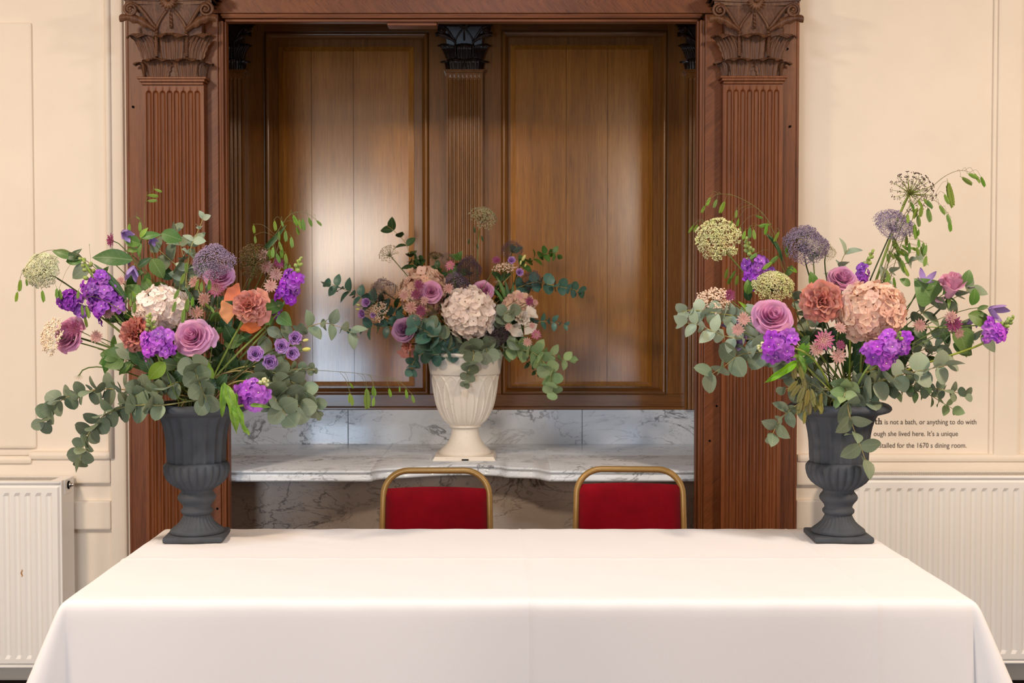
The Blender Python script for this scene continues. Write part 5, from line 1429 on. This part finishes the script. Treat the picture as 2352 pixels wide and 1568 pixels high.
branch(A, 'upper right leafy branch of the cream urn with lime tips', [(1200, 610, .02), (1235, 590, .02), (1265, 580, .02), (1288, 588, .02)], 28, GREEN, 'oval', .5, taper=.7)
branch(A, 'single teal leaf pair at the top right of the cream urn', [(1170, 640, .06), (1182, 590, .06), (1188, 560, .06)], 30, TEAL, 'oval', 1.2, skip=.75)
branch(A, 'grey green leaves between cream hydrangea and white bloom', [(1150, 745, -.12), (1160, 720, -.16), (1185, 712, -.18)], 32, EUC, 'round', .6, taper=.95, face=1.3)
branch(A, 'dark green leaves above the beige hydrangea of the cream urn', [(985, 660, .04), (965, 620, .04), (945, 602, .04), (965, 590, .04)], 28, DKGREEN, 'oval', .55)
branch(A, 'dark green leaves right above the beige hydrangea of the cream urn', [(1010, 660, .04), (1010, 625, .04), (1000, 610, .04)], 28, DKGREEN, 'oval', .5)
branch(A, 'green heart leaves behind the magenta astrantia of the cream urn', [(1050, 680, .05), (1055, 620, .05), (1050, 590, .05)], 42, GREEN, 'heart', .6)
for i, (q, lf, mt) in enumerate((([(1060, 800, .0), (1040, 740, .02), (1020, 700, .03)], 34, DKGREEN), ([(1080, 800, .0), (1130, 740, .03), (1150, 690, .03), (1150, 640, .03)], 34, DKGREEN), ([(1090, 800, -.05), (1150, 785, -.05), (1200, 770, -.03)], 32, DKGREEN), ([(1050, 800, -.05), (1000, 790, -.05), (950, 770, -.02)], 34, DKGREEN), ([(1090, 800, .05), (1180, 740, .05), (1215, 700, .05)], 32, TEAL), ([(1085, 800, .05), (1190, 700, .05), (1205, 650, .05)], 30, DKGREEN), ([(1060, 805, -.09), (1065, 790, -.10), (1050, 775, -.10)], 32, EUC), ([(1100, 805, -.09), (1140, 800, -.10), (1175, 790, -.10)], 32, EUC), ([(1070, 800, .05), (960, 760, .06), (900, 740, .06)], 32, DKGREEN))):
    branch(A, 'dark leafy filler stem deep among the flowers of the cream urn', q, lf, mt, 'oval', .55, group='filler foliage deep in the cream urn', stem=STEMD, name='filler_foliage', cat='foliage', taper=.9)
grass(A, 'few fine green stems rising beside the shaft above the cream urn', [(1070, 640), (1085, 580), (1100, 530)], [(1088, 520, 14, 10), (1078, 548, 12, -10), (1105, 540, 14, 20), (1095, 560, 12, 15)], .05, DKGREEN)
leaves_only(A, 'grassy green tuft under the flat rice flower of the cream urn', [(1140, 760), (1158, 680)], [(1165, 700, 1140, 632, 'lance', .2, GREEN, .35), (1168, 700, 1160, 640, 'lance', .2, DKGREEN, .4), (1170, 700, 1180, 645, 'lance', .2, DKGREEN, .4), (1160, 705, 1125, 650, 'lance', .3, GREEN, .3), (1165, 710, 1190, 660, 'lance', .3, GREEN, .4)], .0)

# ------------------------------------------------------------------ RIGHT ARRANGEMENT
A = AR
hydrangea(A, 'big peach hydrangea head in the right dark urn', 1998, 716, -.08, 148, 126, (.0, .2), HYD, 170, fs=.19)
rose(A, 'large mauve pink rose at the left front of the right dark urn', 1775, 726, -.09, 50, (.05, .55), ROSE, loose=[(.2, .8, .7, None)])
rose(A, 'mauve pink rose directly above the coral bloom in the right dark urn', 1937, 637, .0, 36, (.1, .8), ROSE)
BUDL = [(.10, 1.2, 4.6, .0, 0, 2, .0), (.22, 1.15, 3.6, .03, .01, 3, 0), (.32, 1.05, 3.0, .1, .03, 3, -.02), (.40, .9, 2.4, .2, .04, 3, -.05)]
rose(A, 'pink rosebud seen from the side among leaves far right', 2182, 668, .0, 52, (.1, 1.9), ROSE2, BUDL, name='rosebud', loose=[(3.4, .6, .55, None)])
rose(A, 'coral ruffled rose left of the big peach hydrangea', 1888, 690, -.10, 50, (-.15, .2), CORAL, RUFF, name='ruffled_rose', stem=STEMD, jit=.16)
stock(A, 'violet stock with cream tip below the mauve rose of the right dark urn', (1820, 800), (1742, 796), -.13, 80, 8, 36, STOCK, .32, 9, extra=((1772, 775), (1800, 785), (1815, 770), (1780, 805), (1800, 810), (1765, 815), (1790, 790), (1808, 772), (1775, 822)), bud=BUDC, leaves=((1830, 830, 1755, 880, 1, .3), (1835, 815, 1850, 860, 1, .1)))
stock(A, 'violet stock under the big peach hydrangea of the right dark urn', (2010, 825), (2070, 765), -.14, 90, 9, 38, STOCK, .2, 4, extra=((2000, 800), (2020, 810), (2030, 830), (2050, 800), (2045, 780), (2070, 790), (2080, 775), (2005, 820), (2038, 815), (2075, 800), (2040, 795)))
stock(A, 'violet stock with tall green tip behind the yellow lace flower at right', (1745, 650), (1712, 545), -.01, 66, 9, 32, STOCKD, .52, 14, extra=((1715, 605), (1745, 600), (1725, 630), (1770, 625), (1752, 605), (1718, 640)))
stock(A, 'violet stock with green buds at the far right edge of the photo', (2278, 775), (2328, 728), -.04, 44, 5, 30, STOCK, .5, 9, extra=((2270, 752), (2283, 768), (2300, 770), (2275, 740), (2268, 778)))
stock(A, 'slim violet stock between mauve rose and tall lace stem at right', (1970, 660), (2005, 575), .03, 34, 6, 28, STOCKD, .45, 8, extra=((1972, 640), (1982, 648)))
trachelium(A, 'grey violet trachelium dome left above the coral rose at right', 1848, 548, -.02, 104, 62, (.0, .95), TRACH, 2200, 85)
trachelium(A, 'grey violet trachelium on a tall thick stem at upper right', 2050, 508, .03, 96, 42, (.15, 1.0), TRACH, 1700, 80)
trachelium(A, 'small greenish trachelium above the rose of the right dark urn', 1896, 572, .02, 46, 34, (.05, .9), AMMIE, 600, 80)
umbel(A, 'upper yellow green lace flower at the left of the right dark urn', 1648, 548, -.01, 100, 96, (-.25, .25), AMMIY, 44, .20, .35, fill=36)
umbel(A, 'lower yellow green lace flower behind the big mauve rose at right', 1775, 655, -.04, 98, 74, (.05, .6), AMMIY, 80, .16, .5, fill=30)
umbel(A, 'dark brown spoked lace flower seed head, tallest at right', 2097, 436, .03, 112, 92, (.05, .35), AMMID, 50, .105, .35, stem=STEMB, ray=STEMB, raylen=.4, fill=12, sr=.0032, cap=1.0)
rice(A, 'cream rice flower at the left edge of the right arrangement', 1640, 692, -.04, 84, 62, (-.2, .45), 520)
for (x, y, r, d, m, lab) in (
    (1893, 781, 25, (-.05, .1), ASTP, 'bright pink astrantia below the coral rose of the right dark urn'),
    (1876, 800, 20, (-.1, .1), ASTL, 'dusty astrantia tucked under the bright pink one at right'),
    (1925, 818, 20, (.05, .1), ASTL, 'pink astrantia lowest in the middle of the right arrangement'),
    (1930, 793, 13, (.1, .5), ASTD, 'small plum astrantia behind the lowest middle one at right'),
    (1929, 754, 17, (.2, .7), ASTL, 'pale astrantia touching the lower left of the peach hydrangea'),
    (1675, 678, 16, (.5, .1), ASTD, 'plum astrantia beside the cream rice flower at right'),
    (1708, 733, 17, (-.1, .1), ASTL, 'pale astrantia left of the large mauve rose at right'),
    (1695, 757, 17, (-.2, .0), ASTL, 'dusty astrantia lower left of the large mauve rose at right'),
    (2112, 747, 17, (.0, .0), ASTL, 'dusty pink astrantia right of the peach hydrangea'),
    (2184, 728, 16, (-.4, .3), ASTL, 'pale pink astrantia partly behind the plum one at far right'),
    (2190, 744, 21, (-.1, .0), ASTD, 'plum astrantia in the leaves at far right'),
    (2202, 765, 14, (.3, -.3), ASTL, 'small pale astrantia under the plum one at far right')):
    astrantia(A, lab, x, y, -.13 if x < 1960 else -.06, r, d, m)
clematis(A, 'open violet clematis star above the big heart shaped leaf at right', 2124, 648, .0, 34, (.0, 1.1), .55, 4)
clematis(A, 'violet clematis bell at the far right edge over the stock', 2272, 708, -.02, 44, (1.0, -.55), .28)
clematis(A, 'pale violet clematis half hidden by leaves at far right', 2246, 728, .02, 30, (-1.1, -.6), .3)
clematis(A, 'dark violet clematis behind the rosebud leaves at far right', 2212, 652, .03, 26, (1.0, .5), .4)
clematis(A, 'violet clematis lying under the left astrantias of the right arrangement', 1700, 790, -.06, 34, (-.7, .5), .6)
clematis(A, 'violet clematis behind the left pale astrantia of the right arrangement', 1690, 745, -.04, 34, (-.9, .4), .5)
branch(A, 'upper eucalyptus branch at the left edge of the right arrangement', [(1760, 745, -.03), (1700, 728, -.05), (1640, 718, -.06), (1590, 712, -.06), (1565, 716, -.06)], 38, EUCL, 'round', .55, taper=.8)
branch(A, 'second eucalyptus branch at the left edge of the right arrangement', [(1770, 780, -.05), (1710, 778, -.08), (1660, 770, -.09), (1610, 748, -.09), (1570, 740, -.08)], 46, EUCL, 'oval', .55, taper=.85)
branch(A, 'eucalyptus branch drooping down over the right front pilaster', [(1810, 830, -.05), (1750, 810, -.08), (1700, 815, -.09), (1665, 840, -.09), (1630, 862, -.09)], 56, EUC, 'round', .7, taper=.75)
branch(A, 'eucalyptus branch hanging down left of the right dark urn', [(1880, 900, -.06), (1830, 930, -.09), (1800, 955, -.10), (1780, 985, -.10), (1768, 1015, -.10)], 46, EUC, 'oval', .5, taper=.9)
branch(A, 'leafy eucalyptus tuft at the left rim of the right dark urn', [(1890, 890, -.04), (1850, 885, -.07), (1815, 890, -.08), (1790, 900, -.08)], 44, EUC, 'oval', .55)
branch(A, 'short eucalyptus branch behind the violet stock left of the right dark urn', [(1850, 870, .0), (1800, 830, .0), (1760, 800, .0), (1730, 770, .0)], 44, EUC, 'oval', .7)
branch(A, 'pale eucalyptus branch stretching right over the wall lettering', [(1960, 895, -.08), (2020, 875, -.10), (2080, 858, -.10), (2130, 848, -.10), (2180, 838, -.10)], 48, EUCL, 'round', .52, taper=.95)
branch(A, 'eucalyptus branch with small leaves ending right above the lettering', [(2000, 890, -.03), (2080, 885, -.04), (2140, 890, -.04), (2190, 900, -.04), (2218, 905, -.04)], 34, EUC, 'round', .6, taper=.75)
branch(A, 'lower eucalyptus branch ending right above the lettering', [(2000, 900, -.02), (2080, 895, -.02), (2130, 905, -.02), (2165, 925, -.02), (2200, 945, -.02)], 38, EUCY, 'oval', .65, taper=.7)
branch(A, 'eucalyptus branch trailing down the front of the right dark urn', [(1950, 905, -.10), (1948, 935, -.14), (1958, 975, -.14), (1975, 1020, -.13), (1990, 1062, -.12)], 46, EUC, 'oval', .72, taper=1.15, face=.9)
branch(A, 'bright eucalyptus rosette on the rim of the right dark urn', [(1945, 880, -.09), (1940, 905, -.12), (1932, 925, -.13)], 44, EUCY, 'oval', .4, taper=.8)
branch(A, 'round eucalyptus leaves at the right rim of the right dark urn', [(1960, 880, -.06), (1985, 905, -.08), (2000, 925, -.09)], 42, EUC, 'round', .5, taper=.9)
branch(A, 'eucalyptus branch rising to the rosebud at far right', [(2030, 800, .02), (2090, 740, .02), (2140, 705, .02), (2190, 685, .02), (2240, 655, .02)], 52, EUC, 'oval', .6, taper=.8)
branch(A, 'eucalyptus branch behind the plum astrantia at far right', [(2020, 820, .03), (2100, 780, .03), (2160, 760, .03), (2220, 770, .03), (2265, 775, .03)], 50, EUC, 'oval', .55, taper=.85)
branch(A, 'low eucalyptus branch under the far right astrantias', [(2000, 850, .0), (2080, 820, .0), (2130, 800, .0), (2170, 795, .0)], 48, EUC, 'oval', .6, taper=.85)
branch(A, 'eucalyptus twig standing above the rose of the right dark urn', [(1920, 700, .05), (1925, 640, .05), (1935, 595, .05), (1950, 570, .05)], 40, EUCL, 'oval', .8, taper=.95)
branch(A, 'eucalyptus twig behind the oat grass above the peach hydrangea', [(1990, 680, .03), (2030, 640, .03), (2070, 610, .03), (2110, 595, .03)], 38, EUCL, 'oval', .7, taper=.85)
branch(A, 'eucalyptus leaves between the coral rose and the lower lace flower at right', [(1880, 800, .03), (1850, 730, .03), (1835, 680, .03)], 42, EUC, 'round', .7)
leaves_only(A, 'leafy stem with one big heart shaped green leaf right of the peach hydrangea', [(1990, 850), (2050, 760), (2090, 700), (2110, 660)],
    [(2142, 690, 2100, 638, 'heart', .1, GREEN, 1.3), (2090, 655, 2066, 640, 'oval', .2), (2118, 660, 2150, 645, 'oval', .2), (2075, 700, 2062, 668, 'lance', .2), (2080, 700, 2060, 720, 'lance', .3), (2065, 740, 2085, 760, 'heart', .1, DKGREEN), (2060, 770, 2110, 800, 'heart', .2, DKGREEN, 1.1), (2030, 790, 2090, 830, 'heart', .2, DKGREEN)], .01)
leaves_only(A, 'green stem with a large drooping leaf below the far right astrantias', [(2000, 850), (2100, 760), (2180, 752), (2270, 745)],
    [(2200, 755, 2222, 822, 'heart', .2, GREEN, .9), (2225, 722, 2275, 748, 'oval', .3), (2190, 790, 2235, 815, 'oval', .2), (2245, 710, 2272, 702, 'lance', .2), (2245, 722, 2272, 726, 'lance', .2), (2215, 655, 2228, 618, 'oval', .1), (2180, 650, 2165, 678, 'lance', .2), (2160, 755, 2180, 790, 'oval', .3, DKGREEN), (2232, 700, 2240, 660, 'oval', .3), (2100, 755, 2130, 780, 'oval', .2, DKGREEN)], .0, stem=STEMB)
leaves_only(A, 'bright green stock leaves beside the violet stock left of the right dark urn', [(1900, 890), (1860, 850), (1830, 820)],
    [(1835, 815, 1860, 785, 'oval', .2, BRIGHT), (1825, 815, 1850, 862, 'oval', .2, BRIGHT, .9), (1845, 830, 1875, 815, 'oval', .3, GREEN), (1840, 790, 1860, 770, 'oval', .2, DKGREEN)], -.09, stem=STEMB)
leaves_only(A, 'dark green leaves in the heart of the right arrangement', [(1950, 900), (1950, 820), (1960, 760)],
    [(1940, 800, 1905, 770, 'oval', .2, DKGREEN), (1950, 790, 1925, 735, 'oval', .2, DKGREEN), (1960, 810, 2000, 780, 'oval', .2, DKGREEN), (1960, 850, 2010, 850, 'heart', .2, DKGREEN), (1950, 860, 1940, 815, 'oval', .3, GREEN, .8), (1985, 850, 2060, 840, 'oval', .2, GREEN), (1870, 790, 1830, 760, 'oval', .2, DKGREEN), (1970, 880, 2000, 905, 'heart', .3, GREEN), (1955, 840, 1975, 800, 'oval', .2, DKGREEN), (1965, 800, 1945, 775, 'lance', .2, DKGREEN)], .03, stem=STEMD)
leaves_only(A, 'needle leaved green sprig left under the large mauve rose at right', [(1830, 830), (1770, 780), (1720, 740)],
    [(1735, 770, 1700, 745, 'lance', .2, GREEN, .5), (1725, 760, 1690, 775, 'lance', .3, DKGREEN, .5), (1720, 735, 1690, 705, 'lance', .2, BRIGHT, .6), (1722, 720, 1695, 690, 'lance', .3, BRIGHT, .6), (1730, 760, 1720, 700, 'lance', .2, GREEN, .5), (1745, 780, 1725, 735, 'lance', .1, DKGREEN, .5), (1718, 675, 1718, 640, 'oval', .2), (1735, 790, 1705, 780, 'lance', .4, DKGREEN, .5)], -.02)
leaves_only(A, 'small green leaves under the trachelium dome left above the coral rose', [(1900, 760), (1875, 660), (1868, 600)],
    [(1868, 600, 1855, 582, 'oval', .2), (1866, 585, 1885, 582, 'oval', .2), (1868, 660, 1862, 622, 'oval', .4), (1820, 610, 1800, 640, 'lance', .3, GREEN), (1830, 625, 1808, 612, 'lance', .2, BRIGHT), (1720, 690, 1712, 660, 'oval', .2, DKGREEN)], .02)
grass(A, 'tallest oat grass arching over the cream wall at upper right', [(1985, 830), (2030, 640), (2080, 500), (2130, 440), (2175, 402), (2215, 392), (2258, 412)], [(2207, 406, 30, 55), (2222, 398, 26, 65), (2237, 397, 26, 30), (2252, 404, 26, 25)], .04, sr=.0010)
grass(A, 'thin oat grass curving down right of the dark seed head', [(2000, 800), (2070, 560), (2120, 470), (2150, 462), (2185, 500)], [(2168, 444, 26, 25), (2176, 415, 60, 15), (2156, 470, 26, 35), (2174, 490, 26, 20), (2180, 505, 26, 10)], .05)
grass(A, 'oat grass dripping with green spikelets under the dark seed head', [(1990, 800), (2030, 620), (2075, 500), (2110, 450), (2125, 450)], [(2090, 462, 20, 30), (2108, 457, 22, 30), (2120, 455, 24, 40), (2128, 458, 24, 35), (2095, 475, 24, 25), (2118, 470, 28, -10), (2130, 475, 34, 10), (2108, 475, 28, -20), (2108, 492, 28, 5), (2085, 490, 22, 0), (2100, 512, 36, 5), (2110, 525, 16, 0), (2082, 540, 24, 0), (2088, 555, 26, 5), (2110, 548, 20, 0), (2120, 555, 28, 5), (2128, 560, 26, -10), (2114, 565, 24, 20), (2105, 565, 22, 15), (2128, 585, 26, -10), (2070, 562, 22, 55), (2090, 568, 22, 70)], -.01)
grass(A, 'leaning oat grass with many spikelets above the peach hydrangea', [(1985, 820), (2010, 680), (2040, 600), (2055, 540)], [(2052, 540, 30, 10), (2058, 555, 34, 15), (2050, 545, 22, 20), (2040, 575, 24, 40), (2052, 580, 26, 40), (2060, 575, 24, 60), (2066, 570, 26, 50), (2038, 580, 22, 10), (2070, 595, 30, 15), (2075, 610, 26, 25), (2078, 580, 24, 20), (2035, 618, 26, 20), (2040, 630, 30, -10), (2052, 635, 24, 10), (2030, 640, 24, 20), (2066, 600, 22, 40)], .0)
grass(A, 'oat grass arching left high over the right front pilaster', [(1830, 720), (1800, 600), (1760, 500), (1700, 455), (1650, 446), (1622, 465)], [(1632, 452, 22, -25), (1620, 470, 20, -25), (1647, 456, 22, -20), (1665, 460, 30, -20), (1692, 480, 20, -5), (1697, 500, 20, -10), (1682, 505, 20, -20), (1735, 495, 18, 70), (1700, 520, 20, -5)], .02)
grass(A, 'oat grass with a bent leaf blade above the large mauve rose at right', [(1835, 730), (1800, 620), (1770, 535), (1745, 530)], [(1770, 515, 26, -80), (1762, 512, 26, -10), (1790, 530, 26, -25), (1722, 520, 26, 0), (1730, 525, 24, 10), (1712, 528, 22, -15), (1790, 585, 30, -45), (1775, 600, 28, -50), (1740, 580, 22, -50), (1812, 560, 22, -20), (1805, 570, 20, 10)], -.04, blade=[(1795, 600, 1755, 530), (1790, 590, 1762, 532)])
grass(A, 'oat grass with drooping tips left of the upper yellow lace flower', [(1800, 720), (1740, 600), (1660, 530), (1610, 510)], [(1595, 514, 18, -30), (1603, 514, 20, -25), (1590, 520, 16, -30), (1690, 620, 22, -30), (1682, 630, 24, -25), (1672, 615, 24, -15), (1695, 630, 24, -10)], .04)
grass(A, 'olive oat grass tuft drooping over the left rim of the right dark urn', [(1905, 910), (1870, 885), (1850, 880)], [(1848, 885, 40, -20), (1856, 890, 40, -5), (1862, 890, 42, 10), (1840, 880, 36, -35), (1850, 905, 42, -10), (1868, 905, 40, 10), (1842, 915, 36, -15), (1858, 915, 36, 0), (1886, 900, 28, 0), (1888, 922, 28, -3), (1848, 942, 30, 0), (1875, 920, 30, 25), (1833, 872, 34, -40), (1846, 865, 32, 5), (1822, 830, 40, 5), (1836, 838, 34, 12)], -.12, OATO)
for i, (q, lf, mt) in enumerate((([(1940, 880, .04), (1900, 780, .05), (1860, 700, .06)], 40, DKGREEN), ([(1960, 880, .04), (2020, 800, .05), (2070, 760, .05)], 44, DKGREEN), ([(1960, 890, .03), (2060, 850, .05), (2150, 810, .05)], 44, DKGREEN), ([(1930, 890, .03), (1840, 800, .05), (1770, 740, .05)], 42, EUC), ([(1950, 850, .05), (1990, 760, .08), (2030, 680, .08)], 42, EUC))):
    branch(A, 'dark leafy filler stem deep among the flowers of the right dark urn', q, lf, mt, 'oval', .7, group='filler foliage deep in the right dark urn', stem=STEMD, name='filler_foliage', cat='foliage', taper=.95, skip=.3)
A = AL
for i, (q, lf, mt) in enumerate((([(450, 890, .05), (430, 800, .06), (400, 720, .07)], 42, DKGREEN), ([(450, 890, .05), (520, 800, .06), (560, 740, .06)], 44, DKGREEN), ([(440, 890, .04), (360, 830, .05), (300, 780, .05)], 42, DKGREEN), ([(460, 890, .04), (560, 850, .05), (640, 830, .05)], 42, EUC), ([(450, 880, .07), (470, 760, .08), (480, 670, .08)], 42, EUC), ([(440, 900, .0), (400, 880, -.02), (360, 870, -.02)], 40, DKGREEN), ([(450, 905, -.06), (480, 890, -.08), (520, 885, -.08)], 40, DKGREEN), ([(440, 890, .03), (350, 780, .03), (310, 690, .03), (300, 640, .03)], 40, GREEN), ([(455, 890, .02), (520, 820, .02), (545, 770, .02)], 44, DKGREEN), ([(430, 890, .0), (330, 850, .0), (260, 800, .0)], 40, GREEN), ([(450, 890, .0), (470, 790, .02), (500, 720, .02)], 42, GREEN), ([(440, 890, .05), (330, 760, .05), (240, 690, .05)], 38, DKGREEN), ([(440, 890, -.02), (420, 860, -.04), (400, 830, -.04)], 40, DKGREEN))):
    branch(A, 'dark leafy filler stem deep among the flowers of the left dark urn', q, lf, mt, 'oval', .6, group='filler foliage deep in the left dark urn', stem=STEMD, name='filler_foliage', cat='foliage', taper=.95, skip=.2)
